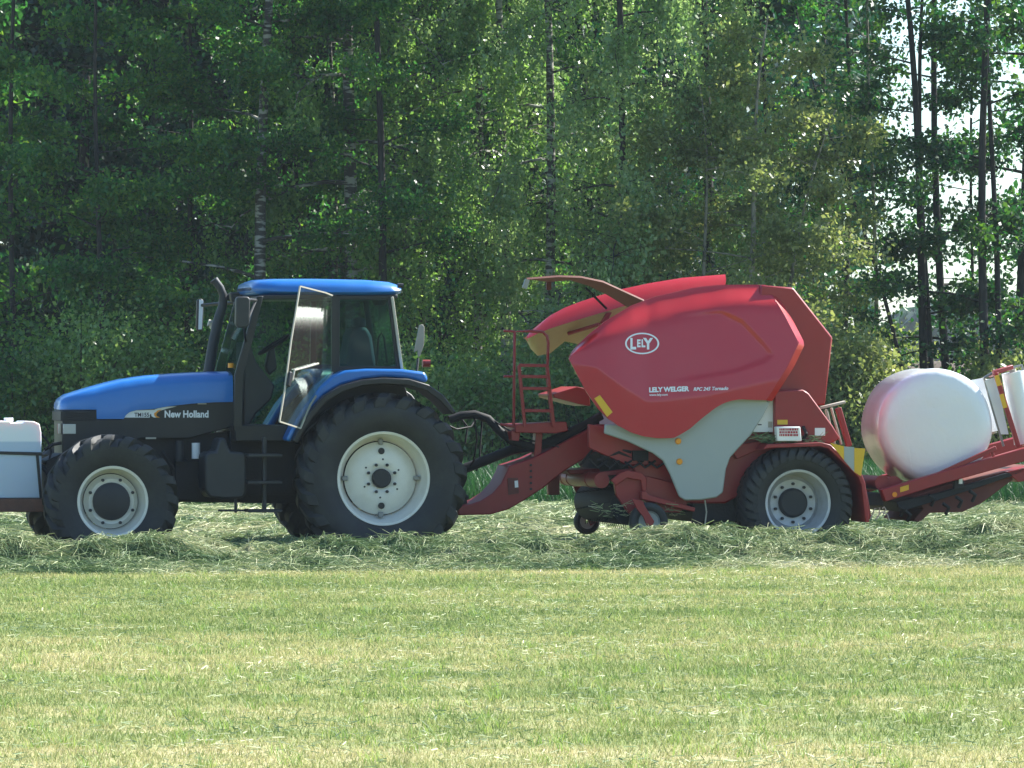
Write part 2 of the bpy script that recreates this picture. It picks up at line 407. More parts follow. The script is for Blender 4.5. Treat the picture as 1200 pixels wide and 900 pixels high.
def blades(name, x, y, z, H, W, lean, k, m, parent=None, bend=1.0, tintp=(2, 2), tip=.15):
    N_ = len(x); az = rng.uniform(0, 2*PI, N_); la = rng.uniform(0, 2*PI, N_); Vs = []
    for i in range(k):
        t = i/(k-1); off = lean*H*(t**(1+bend))
        cx = x + np.cos(la)*off; cy = y+np.sin(la)*off; cz = z + H*t*np.sqrt(np.clip(1-(lean*t)**2*.4, .15, 1))
        w = W*(1-(1-tip)*t)
        for s in (-1, 1): Vs.append(np.stack([cx+s*np.cos(az)*w, cy+s*np.sin(az)*w, cz], -1))
    V = np.stack(Vs, 1); b = np.arange(N_)*2*k
    F = np.concatenate([np.stack([b+2*i, b+2*i+1, b+2*i+3, b+2*i+2], -1) for i in range(k-1)])
    return np_mesh(name, V.reshape(-1, 3), F, m, parent, cols=np.repeat(rng.beta(*tintp, N_), 2*k))
def stubble():
    n = 600000
    d = 23 + 30*rng.random(n)**1.0
    x = rng.uniform(-1, 1, n)*(d*600/FPX+2.6)
    # keep clear of the windrow
    yl = -ST*x + CT*(d-RIG_D); keep = yl < HAY_Y0+.1
    cl = fbm(x*5, d*5, 3, 2); keep &= rng.random(n) < np.clip(.75+.25*cl, .25, 1)
    x, d = x[keep], d[keep]; N_ = len(x)
    H = rng.uniform(.02, .055, N_)*(1+.25*fbm(x*.8, d*2.2, 2, 6)); W = rng.uniform(.0022, .0042, N_)*(1+(d-24)/40)
    o = blades('stubble_grass', x, d, np.zeros(N_), H, W, rng.uniform(.2, 1.5, N_), 3, M['stubble'])
    tag(o, 'short mown grass stubble covering the near field', 'stubble', kind='stuff')
stubble()
def clippings():
    n = 30000; d = 23+30*rng.random(n); x = rng.uniform(-1, 1, n)*(d*600/FPX+1.0)
    keep = (-ST*x+CT*(d-RIG_D) < HAY_Y0+.1) & (rng.random(n) < np.clip(.35+.5*fbm(x*1.1, d*1.3, 3, 8), .05, 1)); x, d = x[keep], d[keep]; n = len(x)
    L_ = rng.uniform(.025, .075, n); a = rng.normal(0, 1.1, n); w = rng.uniform(.0015, .0035, n); z0 = rng.uniform(.015, .045, n); z1 = z0+rng.normal(0, .012, n); V = []
    for t, z, k in ((0, z0, 1), (1, z1, 1), (1, z1, -1), (0, z0, -1)):
        V.append(np.stack([x+np.cos(a)*L_*t-np.sin(a)*w*k, d+np.sin(a)*L_*t+np.cos(a)*w*k, z+k*w*.7], -1))
    V = np.stack(V, 1).reshape(-1, 3); F = (np.arange(n)*4)[:, None]+np.arange(4)[None]
    o = np_mesh('grass_clippings', V, F, M['hay'], cols=np.repeat(rng.beta(2.0, 2.4, n), 4)); tag(o, 'dry loose clippings scattered over the mown stubble', 'clippings', kind='stuff')
    # taller tufts the mower missed
    nt_ = 700; td = 24+28*rng.random(nt_); tx = rng.uniform(-1, 1, nt_)*(td*600/FPX+.8); m = 26
    tx = np.repeat(tx, m)+rng.normal(0, .035, nt_*m); td = np.repeat(td, m)+rng.normal(0, .05, nt_*m)
    k = (-ST*tx+CT*(td-RIG_D) < HAY_Y0); tx, td = tx[k], td[k]; n = len(tx)
    o = blades('grass_tufts', tx, td, np.zeros(n), rng.uniform(.05, .105, n), rng.uniform(.002, .0035, n), rng.uniform(.3, 1.2, n), 3, M['tuft'], tintp=(2, 2))
    tag(o, 'small greener tufts standing out of the mown stubble', 'grass tufts', kind='stuff')
M['tuft'] = leaf_mat('tuft_grass', (.10, .20, .05), (.18, .28, .08), (.36, .40, .16), .35, .5)
clippings()

def tall_grass():
    n = 150000
    x = rng.uniform(-17, 17, n); y = 71.8+ST*x*1.0+.3*fbm(x*.6, x*0, 3, 2) + 10*rng.random(n)
    H = rng.uniform(.3, .75, n)*(1+.15*fbm(x*.9, y*.9, 2, 1)); W = rng.uniform(.006, .013, n)
    o = blades('tall_grass', x, y, np.zeros(n), H, W, rng.uniform(.1, .7, n), 4, M['grassblade'])
    tag(o, 'tall green unmown grass along the foot of the trees', 'tall grass', kind='stuff')
tall_grass()
def bank():
    xs = np.linspace(1, 14, 60); ys = np.linspace(0, 1, 14)
    V = []; 
    for t in ys:
        for x in xs:
            h = 2.35*math.sin(PI*t)**.7 + .12*mnoise.noise(Vector((x*1.3, t*6, 2)))
            V.append((x, 96+t*7, max(-.2, h*min(1, (x-1)/2, (14-x)/1.5))))
    n = len(xs); F = [(j*n+i, j*n+i+1, (j+1)*n+i+1, (j+1)*n+i) for j in range(len(ys)-1) for i in range(n-1)]
    o = np_mesh('earth_bank', np.array(V), np.array(F), M['soil'], smooth=True)
    tag(o, 'low bank of brown earth behind the right hand trees', kind='structure')
bank()

# ------------------------------------------------------------------ trees
def leaf_quads(P, size, droop=0.0, r=None):
    r = r or rng; n = len(P)
    a = r.normal(size=(n, 3)); a[:, 2] -= droop*1.4; a /= np.linalg.norm(a, axis=1, keepdims=True)
    b = r.normal(size=(n, 3)); b -= (b*a).sum(1, keepdims=True)*a; b /= np.linalg.norm(b, axis=1, keepdims=True)
    s = (size*r.uniform(.65, 1.35, n))[:, None]
    V = np.stack([P-a*s*.55, P+b*s*.36-a*s*.05, P+a*s*.6, P-b*s*.36-a*s*.05], 1)
    F = (np.arange(n)*4)[:, None]+np.arange(4)[None]
    return V.reshape(-1, 3), F
def tree(name, label, x, y, h, r_trunk, base, rad, nleaf, size, mat_leaf, mat_bark, style='round', lean=(0, 0), seed=0, group=None,
         nlimb=26, top_thin=.45, sway=.25, stems=None, cat='tree', spread=.26, limb_up=.5):
    rr = np.random.default_rng(1000+seed)
    root = thing(name, label, cat, (x, y, 0), 0, group)
    trunks = stems or [((0, 0), lean, h, r_trunk)]
    mb = MB(); tw = []
    for (bx, by), ln, hh, r0 in trunks:
        nseg = 12; path = []
        ph = rr.uniform(0, 6, 2)
        for i in range(nseg+1):
            t = i/nseg
            path.append(Vector((bx+ln[0]*t+sway*math.sin(t*5+ph[0])*t, by+ln[1]*t+sway*math.sin(t*4+ph[1])*t, hh*t-.05)))
        mb.tube(path, [r0*(1.15 if i == 0 else 1)*(1-.82*i/nseg) for i in range(nseg+1)], 9)
        nl = max(5, int(nlimb/len(trunks)))
        for k in range(nl):
            t = (base + (hh*.97-base)*((k+rr.random())/nl))/hh
            f = t*nseg; i0 = min(int(f), nseg-1); p = path[i0].lerp(path[i0+1], f-i0)
            az = k*2.4+rr.uniform(-.5, .5)
            u = (t*hh-base)/(hh-base)
            Lr = rad*(1-.55*u**1.5)*rr.uniform(.6, 1.1)*(.65+.35*min(1, u*4))
            d = Vector((math.cos(az), math.sin(az), 0)); pts = [p]
            rise = rr.uniform(.2, .8)*limb_up
            for j in range(1, 6):
                s = j/5
                dz = rise*Lr*(s-.0*s) - (.55*Lr*s*s if style == 'weep' else .12*Lr*s*s)
                pts.append(p + d*Lr*s + Vector((rr.normal()*.05, rr.normal()*.05, dz)))
            rl = max(.012, r0*(1-.8*t)*.38)
            mb.tube(pts, [rl*(1-.85*j/5) for j in range(6)], 5)
            ntw = 6
            for q in range(ntw):
                s = rr.uniform(.25, 1.0); jf = s*5; j0 = min(int(jf), 4); b = pts[j0].lerp(pts[j0+1], jf-j0)
                a2 = az+rr.normal()*.9; l2 = Lr*rr.uniform(.2, .45)
                e = b + Vector((math.cos(a2), math.sin(a2), 0))*l2 + Vector((0, 0, rr.uniform(-.1, .35)*l2))
                mb.tube([b, b.lerp(e, .5)+Vector((0, 0, .04)), e], [rl*.35, rl*.25, .004], 3, cap=False)
                tw.append((b, e, u))
    mb.build('trunk', mat_bark, root, org=(0, 0, 0), smooth=60, fix=False)
    tw_b = np.array([t[0] for t in tw]); tw_e = np.array([t[1] for t in tw]); nt_ = len(tw)
    wgt = np.array([1.0 if (t[1][2] < 9.3) else top_thin for t in tw])
    wgt = wgt*rr.uniform(.25, 1.5, nt_)**1.5; wgt /= wgt.sum()
    if style == 'weep':
        # hanging strands of leaves
        ns = nleaf//14; ti = rr.choice(nt_, ns, p=wgt); s = rr.random(ns)[:, None]
        st = tw_b[ti]*(1-s)+tw_e[ti]*s + rr.normal(size=(ns, 3))*.10
        ln_ = rr.uniform(.4, 1.9, ns)*rr.uniform(.6, 1.2, nt_)[ti]
        q = rr.random((ns, 14)); dr = rr.normal(size=(ns, 2))*.10
        P = np.stack([st[:, 0, None]+dr[:, 0, None]*q, st[:, 1, None]+dr[:, 1, None]*q, st[:, 2, None]-ln_[:, None]*q], -1).reshape(-1, 3)
        P += rr.normal(size=P.shape)*.035; droop = .8
    else:
        ti = rr.choice(nt_, nleaf, p=wgt); s = rr.random(nleaf)[:, None]
        P = tw_b[ti]*(1-s)+tw_e[ti]*s + rr.normal(size=(nleaf, 3))*spread*rr.uniform(.2, 1, nleaf)[:, None]*.75; droop = .2
    P = P[P[:, 2] > .08]
    szz = np.where(P[:, 2] > 9.3, size*1.9, size)
    V, F = leaf_quads(P, szz, droop, rr)
    cl = .5+.18*fbm(P[:, 0]*1.7+seed, P[:, 2]*1.9+P[:, 1], 2, seed)
    tint = np.clip(cl+rr.normal(0, .17, len(P)), 0, 1)
    np_mesh('crown', V, F, mat_leaf, root, cols=np.repeat(tint, 4))
    return root

LB, LD, LO, LK = M['leaf_birch'], M['leaf_dark'], M['leaf_olive'], M['leaf_back']
G_B = 'birches along the edge of the wood'; G_D = 'dark trees in the left part of the wood'; G_R = 'dark trunked trees at the right end of the wood'
def T(px, depth): return ((px-600)/FPX*depth, depth)
# birches (px, depth, height, trunk radius, crown base, radius, leaves, size, material)
tree('birch_tree', 'tall birch with a pale patched trunk above the front of the blue bonnet', *T(305, 86), 15, .13, 1.8, 2.6, 26000, .075, LD, M['birch'], 'round', (.2, 0), 1, G_B)
tree('birch_tree', 'thick birch trunk standing just behind the cab roof', *T(413, 87), 16, .16, 3.6, 2.6, 22000, .075, LB, M['birch'], 'weep', (.1, 0), 2, G_B)
tree('alder_tree', 'dark slim trunk standing right of the thick birch behind the cab', *T(444, 85.5), 15, .09, 4.0, 2.2, 16000, .075, LD, M['bark'], 'round', (.1, 0), 3, G_D)
tree('birch_tree', 'thin white birch stem left of the thick birch behind the cab', *T(392, 90), 14, .06, 4, 1.8, 9000, .075, LD, M['birch'], 'weep', (-.2, 0), 4, G_B)
tree('birch_tree', 'birch with pale stem left of the pair above the ladder', *T(556, 88), 15, .10, 3.0, 2.3, 19000, .072, LB, M['birch'], 'weep', (.1, 0), 5, G_B)
tree('birch_tree', 'birch whose pale trunk rises left above the red ladder platform', *T(592, 86.5), 16, .11, 2.2, 2.2, 22000, .072, LB, M['birch'], 'weep', (.05, 0), 6, G_B)
tree('birch_tree', 'birch whose pale trunk rises above the open top flap', *T(640, 86), 16, .11, 2.0, 2.4, 28000, .072, M['leaf_glint'], M['birch'], 'weep', (.05, 0), 7, G_B)
tree('birch_tree', 'large weeping birch with glossy leaves above the red side panel', *T(720, 84.5), 16, .09, 1.4, 2.5, 36000, .072, M['leaf_glint'], M['bark'], 'weep', (.3, 0), 8, G_B, nlimb=34)
tree('birch_tree', 'weeping birch with leaves lightened for sky glint above the rear of the red machine', *T(822, 86), 15, .09, 2.4, 2.1, 24000, .072, M['leaf_glint'], M['bark'], 'weep', (.1, 0), 9, G_B)
tree('willow_tree', 'light olive bushy tree with bare pale lower limbs right of the birches', *T(850, 84), 8.2, .09, 2.2, 2.3, 30000, .075, LO, M['palebark'], 'round', (.5, 0), 10, None,
     stems=[((0, 0), (.9, 0), 8.2, .08), ((-.1, .1), (-.5, .2), 7, .06), ((.1, 0), (1.9, .1), 6.6, .06)], nlimb=45, spread=.36)
# dense dark trees, left half
for i, (px, dp, h, rad, nl, lab) in enumerate([
        (20, 86, 15, 3.0, 26000, 'dark bushy tree at the left edge of the picture'),
        (120, 85, 13, 2.8, 26000, 'dense dark green tree above the front wheel of the tractor'),
        (215, 88, 15, 2.8, 22000, 'dark tree standing left of the tall patched birch'),
        (355, 89, 14, 2.4, 15000, 'dark tree between the patched birch and the thick birch'),
        (495, 89, 15, 2.4, 18000, 'dark green tree behind the rear of the cab'),
        (675, 91, 15, 2.4, 14000, 'dark tree deep between the birches above the red machine'),
        (900, 91, 16, 1.7, 6500, 'dark tree behind the olive bushy tree')]):
    tree('alder_tree', lab, *T(px, dp), h, .06, 1.0, rad, nl, .085, LD, M['bark'], 'round', (.1*((i % 3)-1), 0), 20+i, G_D, nlimb=32)
# back rows closing the wood
k = 0
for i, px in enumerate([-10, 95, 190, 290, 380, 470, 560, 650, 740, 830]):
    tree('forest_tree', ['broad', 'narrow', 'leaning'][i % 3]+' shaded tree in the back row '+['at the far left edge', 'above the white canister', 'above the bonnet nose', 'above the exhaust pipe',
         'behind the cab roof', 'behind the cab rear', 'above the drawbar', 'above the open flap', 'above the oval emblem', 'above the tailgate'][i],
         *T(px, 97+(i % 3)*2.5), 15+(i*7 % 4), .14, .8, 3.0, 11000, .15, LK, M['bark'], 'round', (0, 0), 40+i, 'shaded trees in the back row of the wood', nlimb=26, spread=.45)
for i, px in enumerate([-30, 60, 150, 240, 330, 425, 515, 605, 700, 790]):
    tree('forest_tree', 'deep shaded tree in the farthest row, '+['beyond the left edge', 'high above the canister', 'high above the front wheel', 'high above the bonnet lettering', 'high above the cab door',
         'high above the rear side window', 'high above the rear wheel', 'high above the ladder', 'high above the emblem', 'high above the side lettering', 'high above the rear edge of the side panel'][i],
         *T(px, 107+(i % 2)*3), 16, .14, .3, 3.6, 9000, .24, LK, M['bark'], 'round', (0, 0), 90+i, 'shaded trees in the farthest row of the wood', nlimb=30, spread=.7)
for i, (px, lab) in enumerate([(-130, 'full green tree standing outside the left edge'), (-290, 'outermost green tree beyond the left edge'), (1290, 'full green tree standing outside the right edge')]):
    tree('forest_tree', lab, *T(px, 91), 15, .12, .8, 3.2, 16000, .13, LD, M['bark'], 'round', (0, 0), 120+i, None, nlimb=30, spread=.4)
# right end: trunks against the sky
RT = [(1090, 86, 14, .13, [((0, 0), (-.75, 0), 14, .13), ((.12, .1), (-.35, .1), 13, .09), ((-.02, -.05), (-2.1, 0), 8.5, .07)], 'dark trunks forking low above the wrapped bale, one leaning left'),
      (1118, 87, 15, .12, [((0, 0), (-.7, 0), 15, .12)], 'straight dark trunk just right of the forked trunks'),
      (1160, 85, 15, .13, [((0, 0), (-.2, 0), 15, .13), ((.15, .2), (.0, .2), 14, .09)], 'twin stemmed dark tree above the film rolls'),
      (1192, 86, 15, .17, [((0, 0), (.15, 0), 15, .17)], 'thick dark trunk at the right edge of the picture'),
      (1024, 90, 13, .07, [((0, 0), (.1, 0), 13, .07)], 'slender grey stem left of the forked trunks'),
      (988, 92, 14, .09, [((0, 0), (.0, 0), 14, .09)], 'slim dark trunk above the red tailgate'),
      (1140, 94, 13, .06, [((0, 0), (.2, 0), 13, .06)], 'thin stem between the straight trunk and the twin stems'),
      (950, 94, 15, .1, [((0, 0), (.2, 0), 15, .1)], 'dark tree right behind the olive bushy tree')]
LR = leaf_mat('aspen_silhouette_leaves', (.010, .045, .020), (.022, .085, .026), (.09, .18, .03), .40)  # leaf colour darkened to read as silhouettes against the bright sky
for i, (px, dp, h, r0, st, lab) in enumerate(RT):
    st = [(a_, b_, c_, d_*.72) for a_, b_, c_, d_ in st]
    tree('aspen_tree', lab, *T(px, dp), h, r0, 2.2 if i != 3 else 1.5, 1.9, [8200, 7000, 9500, 12000, 3000, 3600, 3600, 3600][i], .09, LR, M['palebark'] if i == 4 else M['bark'], 'round', (0, 0), 60+i, G_R, stems=st, nlimb=30, sway=.3)
# bushes and undergrowth
def bush(px, depth, h, rad, n, ml, lab, seed, size=.08, grp='bushes at the foot of the wood', name='bush'):
    rr = np.random.default_rng(500+seed); root = thing(name, lab, 'bush', (*T(px, depth), 0), 0, grp)
    mb = MB(); tips = []
    for k_ in range(11):
        a = k_*2.4; d = Vector((math.cos(a), math.sin(a), 0)); L_ = rad*rr.uniform(.5, 1); H_ = h*rr.uniform(.55, 1.02)
        pts = [Vector((0, 0, -.03)), d*L_*.35+Vector((0, 0, H_*.45)), d*L_*.8+Vector((0, 0, H_*.85)), d*L_+Vector((0, 0, H_))]
        mb.tube(pts, [.022, .016, .01, .005], 5); tips.append(pts)
    mb.build('stem', M['bark'], root, org=(0, 0, 0), smooth=60, fix=False)
    ti = rr.integers(0, 11, n); tp = np.array([[list(p) for p in t] for t in tips])
    s = np.sqrt(rr.random(n))*3; j = np.minimum(s.astype(int), 2); f = (s-j)[:, None]
    P = tp[ti, j]*(1-f)+tp[ti, j+1]*f + rr.normal(size=(n, 3))*rad*.24
    P = P[P[:, 2] > .05]
    V, F = leaf_quads(P, np.full(len(P), size), .2, rr)
    tint = np.clip(.5+.2*fbm(P[:, 0]*2+seed, P[:, 2]*2, 2, seed)+rr.normal(0, .16, len(P)), 0, 1)
    np_mesh('foliage', V, F, ml, root, cols=np.repeat(tint, 4)); return root
for i, (px, dp, h, rad, n, ml, lab) in enumerate([
        (15, 83.5, 2.4, 1.3, 7000, LD, 'dark bush behind the white canister'),
        (95, 83, 2.9, 1.3, 7500, LB, 'yellow green topped bush above the bonnet nose'),
        (170, 83.5, 2.5, 1.2, 7000, LB, 'dark bush behind the middle of the bonnet'),
        (245, 84, 2.7, 1.2, 7000, LD, 'dark bush behind the exhaust pipe'),
        (330, 84, 2.2, 1.2, 6000, LB, 'bush seen through the open cab'),
        (430, 84, 2.3, 1.2, 6000, LD, 'bush behind the rear window of the cab'),
        (510, 83.5, 2.5, 1.1, 7000, LB, 'green bush behind the rear mudguard of the tractor'),
        (575, 83.5, 2.1, 1.1, 6500, LB, 'green bush left of the red ladder'),
        (640, 84, 2.4, 1.1, 6500, LB, 'green bush behind the red ladder'),
        (700, 84, 2.0, 1.1, 6000, LD, 'dark bush behind the pickup of the red machine'),
        (985, 83, 2.5, 1.0, 9000, LO, 'light leafy bush between the red tailgate and the wrapped bale'),
        (935, 84, 2.8, 1.0, 6000, LO, 'light bush hidden partly by the red tailgate'),
        (1035, 83.5, 2.0, .7, 4500, LO, 'low light green bush left above the wrapped bale'),
        (1100, 88, 1.9, .9, 3500, LD, 'dark undergrowth at the foot of the forked trunks'),
        (1160, 86, 2.1, .9, 5000, LD, 'dark bush behind the film rolls'),
        (1195, 84.5, 2.4, .9, 5000, LO, 'yellowish bush at the right edge of the picture'),
        (1050, 110, 3.2, 1.0, 2600, LO, 'small light tree on the earth bank')]):
    bush(px, dp, h, rad, n, ml, lab, i, .075 if ml is LB else .085)
def treeline():
    n = 30000; x = rng.uniform(-60, 140, n); hh = 11+2.2*fbm(x*.12, x*0, 4, 3); z = rng.random(n)*hh; y = 520+rng.random(n)*14-z*.2
    V, F = leaf_quads(np.stack([x, y, z], -1), np.full(n, 1.5), 0)
    o = np_mesh('distant_woods', V, F, LK, cols=np.repeat(rng.random(n), 4)); tag(o, 'hazy blue wood far beyond the field seen between the trunks', 'distant wood', kind='stuff')
treeline()
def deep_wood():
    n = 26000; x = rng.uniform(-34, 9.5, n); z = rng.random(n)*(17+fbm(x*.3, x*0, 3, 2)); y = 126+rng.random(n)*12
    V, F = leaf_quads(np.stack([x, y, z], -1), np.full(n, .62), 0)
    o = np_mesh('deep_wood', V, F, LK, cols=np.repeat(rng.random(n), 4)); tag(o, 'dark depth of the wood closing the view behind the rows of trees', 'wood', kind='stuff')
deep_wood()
def woods_behind():
    n = 22000; x = rng.uniform(-110, 110, n); hh = 13+2*fbm(x*.15, x*0, 4, 5); z = rng.random(n)*hh; y = -75-rng.random(n)*10+z*.1
    V, F = leaf_quads(np.stack([x, y, z], -1), np.full(n, 1.5), 0)
    o = np_mesh('woods_across_the_field', V, F, LK, cols=np.repeat(rng.random(n), 4)); tag(o, 'dark wood on the other side of the field, mirrored in paint and glass', 'distant wood', kind='stuff')
woods_behind()
def haze():
    mb = MB(); mb.v = [(x, y, z) for x in (-900, 900) for y in (-130, 1100) for z in (-1, 60)]
    mb.f = [(0, 1, 3, 2), (4, 6, 7, 5), (0, 4, 5, 1), (2, 3, 7, 6), (0, 2, 6, 4), (1, 5, 7, 3)]; mb.m = [0]*6
    m = bpy.data.materials.new('thin_air'); m.use_nodes = True; nt = m.node_tree; nt.nodes.remove(nt.nodes['Principled BSDF'])
    v = nt.nodes.new('ShaderNodeVolumePrincipled'); v.inputs['Color'].default_value = (.80, .92, 1, 1); v.inputs['Density'].default_value = .0002; v.inputs['Anisotropy'].default_value = 0
    nt.links.new(v.outputs[0], nt.nodes['Material Output'].inputs['Volume'])
    o = mb.build('haze', m, None, org=(0, 0, 0), smooth=0); tag(o, 'thin summer haze over the field and the wood', 'haze', kind='stuff')
haze()
# ------------------------------------------------------------------ wheels
def circ_px(cx, cy, yl): return S(cx, cy, yl)
def add_tyre(parent, c, Rt, Rr, y0, y1, lugs, lug_h, seed=0, flat=0.0, lug_w=.055):
    """tyre with its chevron lugs; y0 = near face, y1 = far face"""
    w = y1-y0; mb = MB()
    sh = .10*w/.5
    prof = [(Rr-.015, y0+w*.20), (Rr+.02, y0+w*.10), (Rr+(Rt-Rr)*.35, y0+w*.015), (Rr+(Rt-Rr)*.62, y0), (Rt-lug_h-.07, y0+w*.03), (Rt-lug_h-.02, y0+w*.11),
            (Rt-lug_h, y0+w*.25), (Rt-lug_h+.006, y0+w*.5), (Rt-lug_h, y0+w*.75), (Rt-lug_h-.02, y0+w*.89), (Rt-lug_h-.07, y0+w*.97), (Rr+(Rt-Rr)*.62, y1),
            (Rr+(Rt-Rr)*.35, y1-w*.015), (Rr+.02, y1-w*.10), (Rr-.015, y1-w*.2)]
    mb.lathe(prof, c, 72)
    c = Vector(c)
    for side in (0, 1):
        for k in range(lugs):
            a0 = 2*PI*(k+.5*side)/lugs + seed*.1
            secs = []
            # (fraction across, radius top, radius base, angle shift)
            if side == 0: st = [(.56, Rt, 0), (.40, Rt, .05), (.22, Rt, .105), (.07, Rt-.012, .15), (.0, Rt-.05, .175), (-.012, Rt-.10, .20), (-.004, Rt-.15, .215)]
            else: st = [(1-f, r_, s_) for f, r_, s_ in [(.56, Rt, 0), (.40, Rt, .05), (.22, Rt, .105), (.07, Rt-.012, .15), (.0, Rt-.05, .175), (-.012, Rt-.10, .20), (-.004, Rt-.15, .215)]]
            scale = (.85/Rt)
            for q, (f, rt_, sh_) in enumerate(st):
                a = a0 + sh_*1.25*scale*1.0
                hw = lug_w*.5*(1+.12*q)/Rt; y = y0+w*f; rb = rt_-lug_h*1.2 if q < 4 else rt_-.02
                yb = y if q < 4 else y + (.045 if side == 0 else -.045)
                sec = []
                for (rr_, aa, yy) in ((rb, a-hw*1.3, yb), (rt_, a-hw*.8, y), (rt_, a+hw*.8, y), (rb, a+hw*1.3, yb)):
                    sec.append(c+Vector((rr_*math.cos(aa), yy, rr_*math.sin(aa))))
                secs.append(sec)
            mb.loft(secs)
    return mb.build('tyre', M['tyre'], parent, smooth=40)
def flange(mb, c, prof, seg=56): mb.lathe(prof, c, seg)
def wheel(parent, cx, cy, yl_face, yl_back, Rt, Rr, lugs, lug_h, rimmat, dish, hub_r, bolt_r, bolts, kind, tw=None, seed=0, lug_w=.055):
    c = S(cx, cy, yl_face); c = Vector((c.x, 0, c.z))
    w = MB(); y0, y1 = yl_face, yl_back; W_ = y1-y0
    # the wheel disc is the wheel's own mesh
    yd = y0+dish
    if kind == 'rear':
        prof = [(hub_r*.8, yd+.03), (hub_r*1.3, yd), (Rr*.42, yd-.005), (Rr*.62, yd+.015), (Rr*.76, yd+.065), (Rr*.80, yd+.08)]
    elif kind == 'front':
        prof = [(hub_r*.9, yd+.01), (Rr*.66, yd), (Rr*.70, yd+.03), (Rr*.8, yd+.07)]
    else:
        prof = [(hub_r*.9, yd+.01), (Rr*.72, yd), (Rr*.78, yd+.03), (Rr*.86, yd+.05)]
    w.lathe(prof, c, 56)
    wh = w.build('wheel', rimmat, parent, smooth=30)
    add_tyre(wh, c, Rt, Rr, y0, y1, lugs, lug_h, seed, lug_w=lug_w)
    rm = MB()
    rm.lathe([(Rr+.012, y0+W_*.16), (Rr+.022, y0+W_*.12), (Rr+.012, y0+W_*.105), (Rr-.012, y0+W_*.12), (Rr-.02, y0+W_*.2), (Rr*.93, y0+W_*.26), (Rr*.90, y0+W_*.42), (Rr*.82, max(yd+.07, y0+W_*.5)), (Rr*.82, y0+W_*.55),
              (Rr*.9, y0+W_*.7), (Rr, y1-W_*.12), (Rr+.02, y1-W_*.12)], c, 64)
    rm.build('rim', rimmat, wh, smooth=30)
    hb = MB(); hb.lathe([(0.001, yd-.045), (hub_r*.82, yd-.045), (hub_r*.96, yd-.03), (hub_r, yd+.02)], c, 32)
    hb.build('hub', M['hub'], wh, smooth=30)
    for k in range(bolts):
        a = 2*PI*(k+.5)/bolts; b = c+Vector((bolt_r*math.cos(a), yd-.012, bolt_r*math.sin(a)))
        x_ = MB(); x_.lathe([(0.001, -.014), (.018, -.014), (.018, .03)], b, 6); x_.build('wheel_bolt', M['hub'], wh)
    if kind == 'rear':
        for a in (PI/2, -PI/2):
            b = c+Vector((Rr*.60*math.cos(a), yd-.004, Rr*.60*math.sin(a))); x_ = MB(); x_.lathe([(0.001, 0), (.035, 0), (.035, .02)], b, 16); x_.build('rim_hole_shade', M['black'], wh)  # black disc gives the shade of an open hole by its colour
        for k in range(6):
            a = .45+2*PI*k/6; b = c+Vector((Rr*.42*math.cos(a), yd-.008, Rr*.42*math.sin(a))); x_ = MB(); x_.lathe([(0.001, 0), (.011, 0), (.011, .02)], b, 8); x_.build('rim_stud', M['hub'], wh)
    if kind == 'rear':
        for k in range(4):
            lg = MB(); a = k*PI/2; b = c+Vector((Rr*.80*math.cos(a), yd+.06, Rr*.80*math.sin(a)))
            lg.box(b, (.06, .06, .05), Matrix.Rotation(-a, 3, 'Y')); lg.build('rim_lug', M['grey'], wh, bevel=.008)
    return wh
def dup_wheel(wh, parent, dy):
    """the same wheel on the far side, turned to face outwards"""
    c = wh.copy(); COL.objects.link(c); c.parent = parent
    xs = [v.co.x for v in wh.data.vertices]; ccx = (min(xs)+max(xs))/2
    c.rotation_euler = (0, 0, PI); c.location = (2*ccx, dy, 0)
    for ch in [x for x in bpy.data.objects if x.parent == wh]:
        d = ch.copy(); COL.objects.link(d); d.parent = c
    return c
def text_mesh(body, size, name, matl, parent, place, bold=0.0, align='LEFT', sx=1.0, extr=0.002, shear=0):
    cu = bpy.data.curves.new(name, 'FONT'); cu.body = body; cu.size = 1; cu.offset = bold; cu.align_x = align; cu.shear = shear
    cu.resolution_u = 3
    tmp = bpy.data.objects.new('tmp_text', cu); COL.objects.link(tmp)
    dg = bpy.context.evaluated_depsgraph_get(); me = bpy.data.meshes.new_from_object(tmp.evaluated_get(dg))
    bpy.data.objects.remove(tmp); bpy.data.curves.remove(cu)
    for v in me.vertices:
        v.co = place(v.co.x*size*sx, v.co.y*size) - ORG
    return link_mesh(name, me, matl, parent, smooth=0)
def px_place(px, py, ysurf, slope=0.0):
    """text coordinates in photo pixels from (px, py), lying on the surface yl = ysurf(px, py)"""
    def f(u, v):
        a = px+u; b = py - v - u*slope
        return S(a, b, ysurf(a, b) if callable(ysurf) else ysurf)
    return f
def flatshape(mb, pts, yl, mi=0):
    P = [S(a, b, yl(a, b) if callable(yl) else yl) for a, b in pts]
    return mb.add(P, [tuple(range(len(P)))[::-1]], mi)
def sm(t): t = max(0.0, min(1.0, t)); return t*t*(3-2*t)
def lerpc(xs, ys, x): return float(np.interp(x, xs, ys))

# ================================================================== TRACTOR
tr = rig_thing('tractor', 'blue and black farm tractor with its near cab door swung open', 'tractor', S(330, 600, -.9).x)
